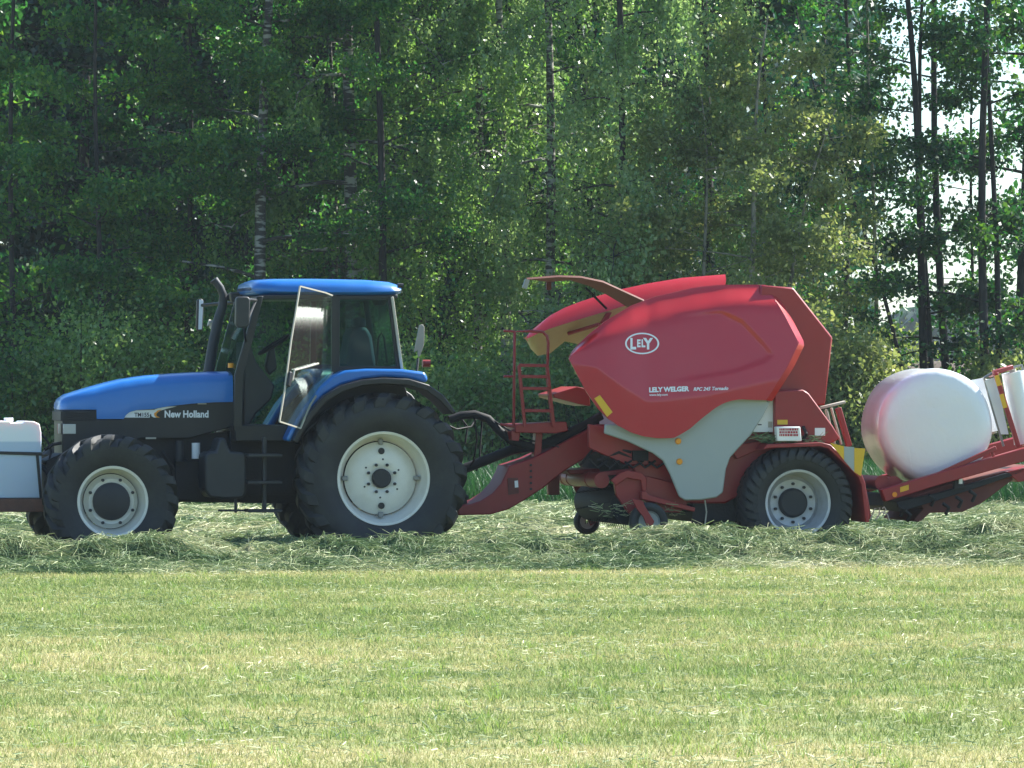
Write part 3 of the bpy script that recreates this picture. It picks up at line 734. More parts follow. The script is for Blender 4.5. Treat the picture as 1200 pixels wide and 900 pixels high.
# bonnet
def hood_sec(px, pt, pb, w, rnd):
    st = S(px, pt, -w); zb = S(px, pb, -w).z; x = st.x; zt = st.z+.01
    pts = [(-w, zb), (-w, zt-rnd), (-w+rnd*.25, zt-rnd*.35), (-w+rnd, zt-.01), (-w*.35, zt+.005), (w*.35, zt+.005), (w-rnd, zt-.01), (w-rnd*.25, zt-rnd*.35), (w, zt-rnd), (w, zb)]
    return [Vector((x, y, z)) for y, z in pts]
mb = MB()
mb.loft([hood_sec(70, 472, 480, .27, .05), hood_sec(73, 468, 480, .31, .07), hood_sec(80, 464, 480, .345, .09), hood_sec(96, 459, 480, .37, .10), hood_sec(113, 454, 480, .385, .11), hood_sec(113.4, 454, 491, .385, .11), hood_sec(130, 449.5, 491, .395, .12), hood_sec(145, 446, 491, .40, .12), hood_sec(147.5, 445.5, 486.5, .40, .12), hood_sec(152, 445, 483, .40, .12), hood_sec(160, 443.5, 480.6, .40, .12), hood_sec(175, 441.5, 479.6, .41, .12), hood_sec(182, 441, 479, .41, .12), hood_sec(200, 439.5, 475.8, .41, .12), hood_sec(225, 438, 473, .415, .12), hood_sec(250, 437, 471.5, .42, .12), hood_sec(273, 436.5, 471, .42, .12)])
mb.build('bonnet', M['blue'], tr, smooth=55)
mb = MB(); mb.prism([(73, 480.5), (113.5, 480.5), (114.5, 491.5), (142, 491), (147, 483), (160, 477), (200, 472), (275, 468), (275, 500), (250, 506), (222, 514), (165, 514), (120, 530), (100, 545), (73, 548)], -.375, .375)
mb.build('side_cowl', M['black'], tr, bevel=.012)
mb = MB(); mb.prism([(71, 482), (112.5, 482), (112.5, 493.5), (71, 493.5)], -.385, .385)
for i in range(5): mb.pxbox(75, 483.5+i*2, 110, 484.3+i*2, -.389, -.38)
mb.build('grille', M['dark'], tr, bevel=.006)
mb = MB(); mb.prism([(74, 497), (89, 497), (89, 508.5), (74, 508.5)], -.392, -.36)
mb.build('headlight', M['lamp'], tr, bevel=.006)
mb = MB(); a = S(72, 502.5, -.36)
mb.box((a.x-.012, -.30, a.z), (.03, .09, .11)); mb.build('headlight', M['pale'], tr, bevel=.008)
mb = MB(); mb.box((a.x-.012, -.22, a.z), (.03, .05, .11)); mb.build('headlight', M['redlamp'], tr, bevel=.008)
mb = MB(); mb.pxbox(171, 512.5, 183, 514.5, -.40, -.376); mb.build('latch', M['pale'], tr)
mb = MB(); mb.pxbox(232, 472.6, 242, 473.8, -.40, -.376); mb.build('latch', M['pale'], tr)
# decal and lettering
mb = MB(); y_ = -.380
flatshape(mb, [(144, 489.3), (148, 485.2), (153, 482.6), (160, 480.8), (170, 480.4), (182, 480.0), (178, 483.2), (175.5, 486.2), (175.5, 489.3)], y_)
flatshape(mb, [(176.8, 484.3), (180, 480.3), (187, 477.8), (196, 476.6), (207, 476.2), (196, 478.8), (188, 481.2), (183.5, 484), (181.5, 487), (184.5, 489.3), (180.5, 489.3), (177.6, 487.8)], y_)
dc = mb.build('decal', M['txtwhite'], tr, fix=False)
mb = MB(); flatshape(mb, [(180.5, 484.5), (185, 480.9), (190, 479.8), (185.5, 482.6), (183.3, 485.2), (183.6, 487.4), (187.5, 489.4), (183.5, 489.4), (181, 487.6)], y_-.003)
mb.build('decal_stripe', M['orange'], dc, fix=False)
text_mesh('TM155', 6.6, 'lettering', M['txtblack'], dc, px_place(157.5, 488.3, y_-.003), bold=.03, sx=.92)
text_mesh('New Holland', 11.2, 'lettering', M['txtwhite'], tr, px_place(192.5, 489, y_), bold=.035, sx=.86)
# frame, engine and axle
mb = MB()
mb.prism([(95, 512), (520, 500), (520, 560), (480, 588), (330, 590), (205, 588), (140, 585), (95, 570)], -.26, .26)
mb.prism([(270, 505), (345, 505), (345, 580), (270, 580)], -.45, .45)
mb.prism([(205, 540), (235, 540), (235, 586), (205, 586)], -.36, .3)
for (a_, b_) in [(120, 545), (165, 530), (190, 528), (215, 535)]: mb.pxtube([(a_, b_, -.30), (a_+14, b_+22, -.34), (a_+10, b_+46, -.30)], .02)
mb.lathe([(.001, -.8), (.2, -.8), (.24, -.3), (.2, .3), (.2, .8), (.001, .8)], (S(450, 562, -1.2).x, 0, S(450, 562, -1.2).z), 20)
mb.build('chassis', M['dark'], tr, bevel=.01)
mb = MB(); c = S(133, 588, -1.15); mb.bar((c.x, -.8, c.z), (c.x, .8, c.z), .16, .16); mb.bar((c.x, -.75, c.z+.02), (c.x+.5, -.2, c.z+.2), .07, .07); mb.bar((c.x, .75, c.z+.02), (c.x+.5, .2, c.z+.2), .07, .07)
mb.pxtube([(150, 555, -.55), (185, 560, -.5), (205, 570, -.3)], .03); mb.build('front_axle', M['dark'], tr, bevel=.01)
mb = MB(); mb.pxtube([(229.5, 519, -.44), (229.5, 537.5, -.44)], .046, 14); mb.build('oil_filter', M['white'], tr, smooth=40)
mb = MB(); mb.pxtube([(210, 517, -.42), (210, 541, -.42)], .045, 14); mb.build('oil_filter', M['tank'], tr, smooth=40)
mb = MB(); mb.prism([(240, 533), (245, 529.5), (253, 529), (256, 518), (258, 513), (264, 513), (266, 520), (270, 529), (285, 530), (289, 534), (289, 577), (285, 584), (262, 585), (246, 583), (240, 575)], -.95, -.48)
mb.build('fuel_tank', M['tank'], tr, bevel=.03)
mb = MB()
for yy in (534, 565.5, 599): mb.pxbox(291, yy-2, 331, yy+1.6, -1.12, -.84)
mb.pxbox(308, 512, 312.5, 601, -1.0, -.93); mb.pxbox(256, 597, 300, 599.5, -.9, -.86); mb.pxbox(275, 584, 278, 601, -.9, -.86)
mb.build('step_ladder', M['tank'], tr, bevel=.006)
# exhaust
mb = MB(); mb.pxtube([(244, 440, .42), (249.5, 405, .42), (256, 374, .42), (261, 358, .42), (261.5, 346, .42), (258, 337, .42), (252, 329, .42)], [.062, .060, .056, .050, .046, .044, .044], 14)
mb.pxtube([(252, 330, .42), (250.3, 327.6, .42)], [.05, .05], 14)
mb.build('exhaust_pipe', M['tank'], tr, smooth=60)
# cab
def roof_sec(px, pt, pb, w, r_):
    a = S(px, pt, -w); zb = S(px, pb, -w).z; zt = a.z; x = a.x
    return [Vector((x, y, z)) for y, z in [(-w+.06, zb), (-w, zb+.04), (-w+.01, zb+(zt-zb)*.5), (-w+r_*.5, zt-.03), (-w+r_+.05, zt), (0, zt+.015), (w-r_-.05, zt), (w-r_*.5, zt-.03), (w-.01, zb+(zt-zb)*.5), (w, zb+.04), (w-.06, zb)]]
mb = MB(); mb.loft([roof_sec(294, 337, 341, .50, .05), roof_sec(297, 332, 343.5, .58, .07), roof_sec(306, 328.5, 345, .66, .1), roof_sec(330, 326.8, 346, .72, .12), roof_sec(380, 326.5, 346.5, .78, .14), roof_sec(430, 327.5, 346.5, .80, .14), roof_sec(458, 330, 346, .78, .12), roof_sec(467, 333, 345, .74, .10), roof_sec(471, 336, 343.5, .68, .06)])
mb.build('cab_roof', M['blue'], tr, smooth=60)
mb = MB()
mb.prism([(305, 346), (466, 345), (466, 350), (305, 351)], -.74, .74)               # header
for sgn in (-1, 1):                                                                   # side frames, near and far
    def side(mb, pts, w=.05):
        P = []
        base = [S(a, b, -.77) for a, b in pts]
        y0 = sgn*.77
        vs = [Vector((p.x, y0, p.z)) for p in base]+[Vector((p.x, y0-sgn*w, p.z)) for p in base]
        n = len(base); fs = [tuple(range(n)), tuple(range(n, 2*n))[::-1]]+[(i, (i+1) % n, (i+1) % n+n, i+n) for i in range(n)]
        mb.add(vs, fs)
    side(mb, [(301, 347), (309, 347), (286, 440), (284, 505), (274, 505), (275, 440)])
    side(mb, [(392, 347), (398.5, 347), (398, 437), (391, 437)])
    side(mb, [(454, 347), (461, 347), (473, 434), (465, 434)])
    side(mb, [(396, 429), (468, 429), (470, 436), (396, 436)])
    side(mb, [(397, 346), (458, 346), (459, 351), (397, 351)])
    side(mb, [(276, 498), (337, 498), (345, 508), (338, 517), (276, 517)], .5 if sgn < 0 else .05)
    side(mb, [(391, 436), (399, 436), (372, 470), (345, 512), (336, 510), (362, 466)])
mb.prism([(276, 503), (350, 503), (350, 512), (276, 512)], -.7, .7)
mb.prism([(350, 500), (395, 440), (470, 436), (480, 470), (480, 520), (350, 520)], -.56, .56)
mb.prism([(320, 503), (338, 480), (358, 455), (370, 440), (400, 440), (400, 505)], .60, .735)
mb.build('cab_frame', M['black'], tr, bevel=.01)
mb = MB(); mb.pxbox(0, 0, 1, 1, 0, .001) if False else None
for a, b in [((459.5, 348), (471, 433))]: mb.bar(S(*a, -.79), S(*b, -.79), .03, .03)
mb.build('pillar_trim', M['pale'], tr, bevel=.005)
def pane(name, pts, yl, parent, th=.006):
    m_ = MB(); m_.prism(pts, yl, yl+th); return m_.build(name, M['glass'], parent)
pane('window', [(398.6, 351.2), (454.3, 351.2), (464.8, 428.8), (398.2, 428.8)], -.75, tr)
# far side glass and windscreens as thin panes with true thickness
def pane3(name, P, parent, th=(0, .006, 0)):
    n = len(P); vs = [Vector(p) for p in P]+[Vector(p)+Vector(th) for p in P]
    m_ = MB(); m_.add(vs, [tuple(range(n)), tuple(range(n, 2*n))[::-1]]+[(i, (i+1) % n, (i+1) % n+n, i+n) for i in range(n)])
    return m_.build(name, M['glass'], parent)
def mir(p, y): q = S(p[0], p[1], -.77); return (q.x, y, q.z)
pane3('window', [mir((398.6, 351.2), .75), mir((454.3, 351.2), .75), mir((464.8, 428.8), .75), mir((398.2, 428.8), .75)], tr)
pane3('window', [mir((308, 351), .75), mir((391, 351), .75), mir((390, 438), .75), mir((362, 466), .75), mir((338, 498), .75), mir((287, 498), .75), mir((288, 440), .75)], tr)
pane3('windscreen', [mir((300, 351), -.70), mir((300, 351), .70), mir((274, 440), .70), mir((274, 440), -.70)], tr, (.006, 0, 0))
pane3('rear_window', [mir((459, 351), -.70), mir((459, 351), .70), mir((470, 430), .70), mir((470, 430), -.70)], tr, (.006, 0, 0))
# interior
mb = MB(); c = S(321, 404, -.05); q = Matrix.Rotation(R(-32), 3, 'Y')
ring = [c+q@Vector((.19*math.cos(a), .19*math.sin(a), 0)) for a in [2*PI*i/24 for i in range(25)]]
mb.tube(ring, .017, 8); 
for a in (.3, 2.4, 4.5): mb.bar(c, c+q@Vector((.18*math.cos(a), .18*math.sin(a), 0)), .03, .012)
mb.build('steering_wheel', M['hose'], tr, smooth=60)
mb = MB(); mb.prism([(286, 400), (293, 402), (300, 424), (322, 452), (318, 468), (300, 485), (292, 500), (286, 500)], -.32, .25)
mb.prism([(315, 410), (322, 407), (325, 432), (316, 440), (311, 430)], -.10, .02)
mb.build('dashboard', M['tank'], tr, bevel=.02)
mb = MB(); mb.prism([(411, 392), (416, 383), (430, 383), (436, 394), (440, 420), (443, 436), (404, 436)], -.28, .24)
mb.prism([(370, 428), (440, 424), (440, 442), (372, 442)], -.28, .24); mb.prism([(415, 372), (429, 372), (430, 384), (416, 384)], -.15, .12)
st = mb.build('seat', M['seat'], tr, bevel=.04)
mb = MB(); mb.pxtube([(441, 428, -.45), (444, 395, -.45), (447, 390, -.45), (450, 395, -.45), (454, 425, -.45)], .012); mb.build('grab_rail', M['hose'], tr)
mb = MB(); mb.pxtube([(445, 352, -.4), (445, 358, -.4)], [.09, .06], 12); mb.build('work_light', M['tank'], tr)
# open door
def dS(px, py, extra=0): 
    return S(px, py, -.79-(393-px)*.0112+extra)
dp = [(351.5, 335.5), (381, 343), (391, 347), (391, 434), (378, 452), (364, 474), (352, 502), (327.5, 494), (334, 455), (341, 400)]
P = [dS(*p) for p in dp]
mb = MB(); n = len(P)
nrm = Vector((.77, -.64, 0))*.006
mb.add([p for p in P]+[p+nrm for p in P], [tuple(range(n)), tuple(range(n, 2*n))[::-1]]+[(i, (i+1) % n, (i+1) % n+n, i+n) for i in range(n)])
door = mb.build('door', M['doorglass'], tr)
mb = MB()
for i in range(n):
    if i in (2,): continue
    mb.bar(P[i], P[(i+1) % n], .016, .016)
mb.build('door_frame', M['pale'], door)  # pale colour stands for the lit edge of the door
mb = MB()
mb.bar(dS(391, 346), dS(391, 436), .05, .05); mb.build('hinge_post', M['black'], door)
mb = MB(); mb.tube([dS(345, 434, -.03), dS(360, 430, -.05), dS(373, 426, -.03)], .012); mb.tube([dS(345, 434, -.03), dS(342.5, 446, -.03)], .012); mb.build('grab_handle', M['pale'], door)
mb = MB(); mb.bar(dS(340, 436, -.02), dS(337, 453, -.02), .05, .06); mb.build('door_latch', M['black'], door, bevel=.01)
# mudguards
fl_out = [(343, 517), (350, 502), (362, 484), (380, 464), (400, 452), (425, 445), (450, 442.5), (480, 444), (503, 451), (520, 463), (534, 482)]
fl_in = [(531, 486), (516, 470), (500, 458), (478, 451.5), (450, 450), (426, 452), (403, 459), (384, 470), (367, 489), (356, 506), (349, 519)]
mb = MB(); mb.prism(fl_out+fl_in, -1.20, -.62); mg = mb.build('mudguard_lip', M['black'], tr, bevel=.012, smooth=50)
mb = MB(); mb.prism([(335, 516), (343, 499), (358, 474), (376, 452), (390, 440), (405, 434), (430, 432), (470, 432.5), (498, 436), (502, 443), (500, 449), (478, 443.2), (450, 441.5), (425, 444), (400, 451), (380, 463), (362, 483), (350, 501), (342, 518)], -1.05, -.60)
mf = mb.build('mudguard', M['blue'], tr, bevel=.03, smooth=50)
dup(mg, tr, (0, 1.82, 0)); dup(mf, tr, (0, 1.65, 0))
# mirrors and lamps
mb = MB(); mb.prism([(277, 350), (279, 347.5), (291, 347.5), (293.5, 351), (292.5, 380), (289, 384), (279.5, 384), (276.5, 380)], -1.25, -1.13); mi_ = mb.build('mirror', M['tank'], tr, bevel=.02)
mb = MB(); mb.pxtube([(290, 351, -1.18), (300, 352, -.8)], .018); mb.pxtube([(300, 352, -.8), (286, 384, -1.14), (288, 400, -.78)], .014); mb.build('mirror_arm', M['black'], mi_)
mb = MB(); mb.prism([(231, 352), (233, 350), (237, 350), (239, 353), (238, 385), (236, 388), (232, 388), (230, 384)], 1.40, 1.48); mi2 = mb.build('mirror', M['tank'], tr, bevel=.015)
mb = MB(); mb.prism([(233.5, 351), (238.3, 352), (236.5, 386), (232.5, 386)], 1.388, 1.401); mb.build('mirror_edge', M['white'], mi2)
mb = MB(); mb.pxtube([(234, 358, 1.44), (255, 356, 1.1), (283, 354, .72)], .018); mb.build('mirror_arm', M['black'], mi2)
mb = MB(); mb.prism([(270, 343), (283, 342), (285, 353), (272, 354)], .35, .5); mb.prism([(262, 345), (270, 344), (271, 352), (263, 352)], .6, .7); mb.build('work_light', M['tank'], tr, bevel=.01)
mb = MB(); mb.pxtube([(244, 378, .5), (248, 379, .5), (250, 384, .5)], .04, 10); mb.build('side_lamp', M['pale'], tr)
mb = MB(); mb.pxtube([(270.5, 431, -.5), (270.5, 425.5, -.5)], .032, 10); mb.build('indicator_lamp', M['orange'], tr)
mb = MB(); mb.prism([(485.5, 412), (491.5, 381), (495, 380), (497.5, 383), (497, 404), (492, 418), (490, 418), (490, 410), (487.5, 412)], .55, .58); wp = mb.build('warning_plate', M['pale'], tr, bevel=.004)
mb = MB(); mb.pxtube([(490, 420, .57), (488, 440, .5)], .015); mb.build('plate_post', M['tank'], wp)
mb = MB(); mb.pxtube([(495, 426, .8), (504, 426, .8)], .045, 10); mb.build('tail_lamp', M['redlamp'], tr)
mb = MB(); mb.pxtube([(466, 334.5, -.80), (472.5, 335, -.80)], .028, 10); mb.build('roof_lamp', M['black'], tr)
# front linkage and carrier
mb = MB(); mb.prism([(-60, 584.5), (54, 584.5), (54, 600), (-60, 600)], -.62, .62); mb.prism([(40, 590), (100, 575), (100, 590), (50, 600)], -.3, .3)
mb.build('front_carrier', M['rust'], tr, bevel=.01)
mb = MB(); mb.prism([(54, 540), (75, 530), (75, 590), (56, 590)], -.33, .33); mb.pxtube([(47, 507, -.2), (56, 517, -.2), (60, 530, -.25), (57, 541, -.3), (50, 543, -.3)], .012)
mb.pxtube([(52, 527, -.3), (62, 521, -.3), (72, 519, -.3)], .018); mb.pxtube([(48, 545, -.3), (60, 560, -.35), (70, 575, -.3)], .025)
mb.build('front_linkage', M['dark'], tr, bevel=.01)
mb = MB(); mb.prism([(500, 520), (545, 575), (548, 590), (535, 592), (500, 560)], -.25, .25); mb.pxtube([(510, 545, -.3), (548, 585, -.3)], .03); mb.build('rear_linkage', M['dark'], tr, bevel=.01)
# wheels
fw = wheel(tr, 133, 588, -1.17, -.65, .715, .365, 19, .042, M['rim'], .17, .205, .245, 8, 'front', seed=1, lug_w=.085)
fw2 = dup_wheel(fw, tr, 0)
rw = wheel(tr, 451, 561, -1.24, -.62, .925, .492, 21, .052, M['rim'], .20, .105, .155, 8, 'rear', seed=2, lug_w=.095)
rw2 = dup_wheel(rw, tr, 0)
# canister on the carrier
def canister():
    cn = rig_thing('canister', 'white plastic canister filled with bluish liquid on the rusty front carrier', 'canister', S(0, 584, -.5).x)
    m = bpy.data.materials.new('milky_canister_plastic'); m.use_nodes = True; nt = m.node_tree; p = nt.nodes['Principled BSDF']
    ge = nt.nodes.new('ShaderNodeNewGeometry'); sp = nt.nodes.new('ShaderNodeSeparateXYZ'); rp = nt.nodes.new('ShaderNodeValToRGB')
    zl = S(20, 517.5, -.5).z; mr = nt.nodes.new('ShaderNodeMapRange'); mr.inputs[1].default_value = zl-.01; mr.inputs[2].default_value = zl+.01
    rp.color_ramp.elements[0].color = (.46, .55, .66, 1); rp.color_ramp.elements[1].color = (.76, .79, .81, 1)
    nt.links.new(ge.outputs['Position'], sp.inputs[0]); nt.links.new(sp.outputs[2], mr.inputs[0]); nt.links.new(mr.outputs[0], rp.inputs[0]); nt.links.new(rp.outputs[0], p.inputs['Base Color'])
    p.inputs['Roughness'].default_value = .4; p.inputs['Subsurface Weight'].default_value = .25; p.inputs['Subsurface Scale'].default_value = .1
    mb = MB(); mb.prism([(-45, 584), (-46, 500), (-40, 493.5), (12, 493.5), (13, 495.5), (28, 495.5), (29, 493.5), (40, 493.8), (46.5, 497), (48.5, 507), (49, 583.8)], -.55, .25)
    body = mb.build('body', m, cn, bevel=.075, smooth=60)
    mb = MB(); mb.prism([(-44, 528), (48, 530), (51, 532), (51, 534), (-44, 531)], -.565, .27); mb.prism([(42, 533), (45.5, 533), (49.5, 584), (46.5, 584)], -.565, -.54); mb.build('strap', M['black'], cn, bevel=.003)
    mb = MB(); mb.pxtube([(10, 494, -.2), (10, 489.5, -.2)], .05, 16); mb.build('cap', m, cn)
canister()

# ================================================================== BALER
bl = rig_thing('round_baler', 'red round baler with light grey side shield and raised wrapping table, hitched behind the tractor', 'baler', S(800, 600, -.9).x)
Y0 = -1.22
# dark core, frame
mb = MB()
mb.prism([(752, 480), (772, 400), (800, 372), (850, 352), (893, 346), (925, 346), (960, 395), (955, 470), (905, 560), (850, 590), (800, 590), (745, 560), (735, 520)], -.92, .9)
mb.build('bale_chamber', M['redgate'], bl, bevel=.02)
mb = MB(); mb.prism([(892, 334), (930, 337), (976, 395.5), (967, 475), (905, 476), (880, 420)], -1.05, 1.0)
mb.build('tailgate', M['redgate'], bl, bevel=.02)
mb = MB(); mb.prism([(840, 520), (905, 510), (965, 510), (1000, 545), (1005, 600), (985, 605), (850, 600), (835, 560)], -.62, .62)
mb.prism([(700, 530), (850, 530), (850, 600), (800, 600), (780, 575), (720, 560)], -.7, .7)
mb.prism([(805, 545), (880, 545), (880, 612), (815, 612)], -.85, .85)
mb.build('inner_frame', M['dark'], bl, bevel=.01)
mb = MB(); mb.prism([(690, 497), (740, 505), (800, 530), (795, 545), (735, 545), (690, 525)], -.98, -.90); mb.prism([(852, 523), (900, 515), (960, 515), (960, 521), (890, 527), (864, 538)], -1.0, -.8)
mb.prism([(1004, 560), (1016, 575), (1022, 608), (1008, 612)], -.9, -.6)
mb.build('side_frame', M['redframe'], bl, bevel=.01)
mb = MB(); mb.pxtube([(700, 540, -.95), (725, 530, -.97), (760, 545, -.95)], .02); mb.pxtube([(680, 545, -.8), (700, 520, -.9), (740, 530, -.99)], .016)
for i in range(6): mb.pxtube([(690+i*14, 538+3*(i % 2), -1.0), (700+i*14, 548, -1.03), (712+i*14, 540, -1.0)], .013)
mb.pxbox(742, 528, 760, 540, -1.04, -.95); mb.build('hydraulic_line', M['hose'], bl)
# near side panel -----------------------------------------------------
topx = [667, 670, 676, 690, 710, 740, 770, 810, 850, 894]
topy = [418, 413, 405.5, 392, 376, 358, 347, 338.5, 334, 333.5]
botx = [667, 676, 686, 700, 712, 725, 740, 755, 770, 790, 810, 830, 850, 870, 885, 898]
boty = [421, 438, 457, 478, 490, 499, 507, 511.5, 513.5, 513.5, 507, 494, 477, 462, 462, 469]
def rear_px(py):          # inner rear edge of the panel
    return float(np.interp(py, [333, 345, 370, 402, 430, 469], [897, 905, 920, 936.5, 923, 898]))
emb = [(700, 396), (740, 378), (790, 369), (846, 364), (870, 376), (893, 400), (906, 416), (896, 424), (860, 436), (800, 446), (740, 452), (722, 440), (700, 414)]
emb_np = np.array(emb, float)
def sdist(px, py):
    a = emb_np; b = np.roll(emb_np, -1, 0); p = np.array([px, py]); ab = b-a; t = np.clip(((p-a)*ab).sum(1)/(ab*ab).sum(1), 0, 1)
    d = np.sqrt((((a+ab*t[:, None])-p)**2).sum(1)).min(); ins = False
    for i in range(len(a)):
        x1, y1 = a[i]; x2, y2 = b[i]
        if (y1 > py) != (y2 > py) and px < (x2-x1)*(py-y1)/(y2-y1)+x1: ins = not ins
    return d if ins else -d
def ysurf(px, py):
    """near side panel: leans back towards its top, undercut towards its lower edge"""
    t = lerpc(topx, topy, px); b = lerpc(botx, boty, px); v = (py-t)/max(8, (b-t)); v = min(1, max(0, v))
    y = Y0-.06
    y += .13*(1-sm(min(1, v/.30)))**2.4                       # rounded towards the top
    
    # lower part folds inward along a crease
    cr = lerpc([667, 700, 730, 760, 830, 900, 940], [425, 430, 452, 470, 462, 446, 440], px)
    if py > cr: y -= (py-cr)/108*.03
    else: y += (cr-py)/108*.17
    y += .11*(1-sm((px-667)/75))**1.6                          # nose tucks in
    y += .016*sm(sdist(px, py)/5+.3)*sm((px-770)/60)                                 # recessed field
    return y
secs = []; NU, NV = 90, 64
V_, F_ = [], []
for i in range(NU+1):
    u = i/NU
    for j in range(NV+1):
        v = j/NV
        # u runs from the nose to the rear edge; rear edge follows rear_px
        py_r = 333.5+(469-333.5)*v
        xr = rear_px(py_r); xl = 667
        px = xl+(xr-xl)*(u**1.15)
        tt = lerpc(topx, topy, min(px, 894)); bb = lerpc(botx, boty, min(px, 898))
        s = min(1, max(0, (px-880)/18))
        ty = tt; by = bb
        py = ty+(by-ty)*v
        # near the rear, follow the pointed outline
        blend = sm((u-.55)/.45)
        py = py*(1-blend)+(py_r)*blend
        V_.append(S(px, py, ysurf(px, py)))
for i in range(NU):
    for j in range(NV):
        a = i*(NV+1)+j; F_.append((a, a+1, a+NV+2, a+NV+1))
mb = MB(); mb.add(V_, F_)
# thickness: an inner skin and rim
k0 = len(V_); inner = [Vector((p.x, p.y+.03, p.z)) for p in V_]
mb.add(inner, [tuple(reversed(f)) for f in F_])
ring = [j for j in range(NV+1)]+[i*(NV+1)+NV for i in range(1, NU+1)]+[NU*(NV+1)+j for j in range(NV-1, -1, -1)]+[i*(NV+1) for i in range(NU-1, 0, -1)]
mb.f += [(ring[i], ring[(i+1) % len(ring)], ring[(i+1) % len(ring)]+k0, ring[i]+k0) for i in range(len(ring))]; mb.m += [0]*len(ring)
sp = mb.build('side_panel', M['red'], bl, smooth=32)
sp['label'] = 'near red side panel with white lettering'
# chamfered rear edge
mb = MB(); rows = []
for py in np.linspace(333.5, 469, 24):
    x0 = rear_px(py); y0_ = ysurf(x0, py)
    xo = float(np.interp(py, [333.5, 345, 370, 402, 430, 469], [897.5, 911, 927, 943.5, 930, 905]))
    rows.append([S(x0-.3, py, y0_-.003), S(xo, py+1.0, y0_+.07), S(xo-1.5, py+1, y0_+.17), S(x0-3, py, y0_+.10)])
mb.loft(rows); mb.build('panel_edge', M['red'], sp, smooth=25)
# emblem and lettering on the panel
def ys(px, py): return ysurf(px, py)-.006
mb = MB(); ex, ey, ea, eb = 752.5, 402.5, 20, 12.6
N_ = 48; o_, i_ = [], []
for k in range(N_):
    a = 2*PI*k/N_; 
    for (lst, sa) in ((o_, 1), (i_, .90)):
        X_ = ex+ea*sa*math.cos(a); Y_ = ey+eb*(sa-.03*(sa < 1))*math.sin(a); lst.append(S(X_, Y_, ys(X_, Y_)))
mb.add(o_+i_, [(k, (k+1) % N_, (k+1) % N_+N_, k+N_) for k in range(N_)])
em = mb.build('emblem', M['txtwhite'], sp, fix=False)
def letter_place(u, v):
    # letters taller at both ends of the word, as in the oval mark
    a = (u-13)/13.0
    X_ = ex-13+u; Y_ = ey+5.6-v*(1+.0*a) + 1.2*a*a*(-1 if v > 4 else 1.2)
    return S(X_, Y_, ys(X_, Y_))
for ch, x0, sz, dy, sxx in [('L', -1.0, 17.5, -.8, .78), ('E', 7.0, 12.0, 3.4, .72), ('L', 12.2, 12.0, 3.4, .76), ('Y', 15.6, 17.5, -.8, .86)]:
    text_mesh(ch, sz, 'letter', M['txtwhite'], em, (lambda x0, dy: (lambda u, v: S(ex-13.2+x0+u, ey+5.8-dy*.55-v, ys(ex-13.2+x0+u, ey+5.8-dy*.55-v))))(x0, dy), bold=.045, sx=sxx)
#flat = MB(); flatshape(flat, [(ex-12.5, ey-8.2), (ex+12.5, ey-8.2), (ex+11.5, ey-6.4), (ex-11.5, ey-6.4)], ys); flat.build('emblem_bar', M['txtwhite'], em, fix=False)
text_mesh('LELY WELGER', 7.6, 'lettering', M['txtwhite'], sp, px_place(760.5, 459.5, ys, .03), bold=.05, sx=.98)
text_mesh('RPC 245 Tornado', 5.6, 'lettering', M['txtwhite'], sp, px_place(812.5, 458, ys, .03), bold=.03, sx=.98, shear=.25)
text_mesh('www.lely.com', 3.8, 'lettering', M['txtwhite'], sp, px_place(761, 464, ys, .02), bold=.02, sx=1.0)
mb = MB(); mb.v = [S(a, b, ysurf(a, b)-.012) for a, b in [(696.5, 467), (703, 463), (718, 483), (711.5, 488.5)]]; mb.v += [v+Vector((0, .008, 0)) for v in mb.v]
mb.f = [(0, 3, 2, 1), (4, 5, 6, 7), (0, 1, 5, 4), (1, 2, 6, 5), (2, 3, 7, 6), (3, 0, 4, 7)]; mb.m = [0]*6; mb.build('warning_sticker', M['yellow'], sp)
# light grey lower shield
ap_out = [(709, 497), (722, 497.5), (742, 503), (765, 503), (790, 500), (810, 492), (830, 480), (850, 464), (872, 447), (888, 452), (902, 473), (893, 490), (880, 510), (866, 525), (856, 536), (851, 550), (847.5, 577), (840, 583), (822, 586), (803, 586.5), (796, 582), (785, 555), (777, 540), (765, 531), (735, 517), (708, 508)]
mb = MB(); mb.prism(ap_out, -1.19, -1.15)
apn = mb.build('side_shield', M['apron'], bl, bevel=.015)
for (a, b) in ((795, 517), (796.5, 541)):
    mb = MB(); c = S(a, b, -1.20); mb.lathe([(.001, -.012), (.03, -.012), (.036, .01)], c, 18); mb.build('reflector', M['orange'], apn)
mb = MB(); mb.prism([(883, 476), (906, 468), (908, 506.5), (882, 506.5)], -1.1, -1.06); dcp = mb.build('document_holder', M['white'], bl, bevel=.006)
mb = MB(); mb.pxbox(903, 478, 910, 507.5, -1.055, -1.0); mb.build('holder_edge', M['black'], dcp)
mb = MB(); flatshape(mb, [(888, 497), (892.5, 497), (892.5, 498.3), (888, 498.3)], -1.103); flatshape(mb, [(900, 494), (905, 494), (905, 501), (900, 501)], -1.103, 1); mb.build('print', [M['txtblack'], M['pale']], dcp, fix=False)
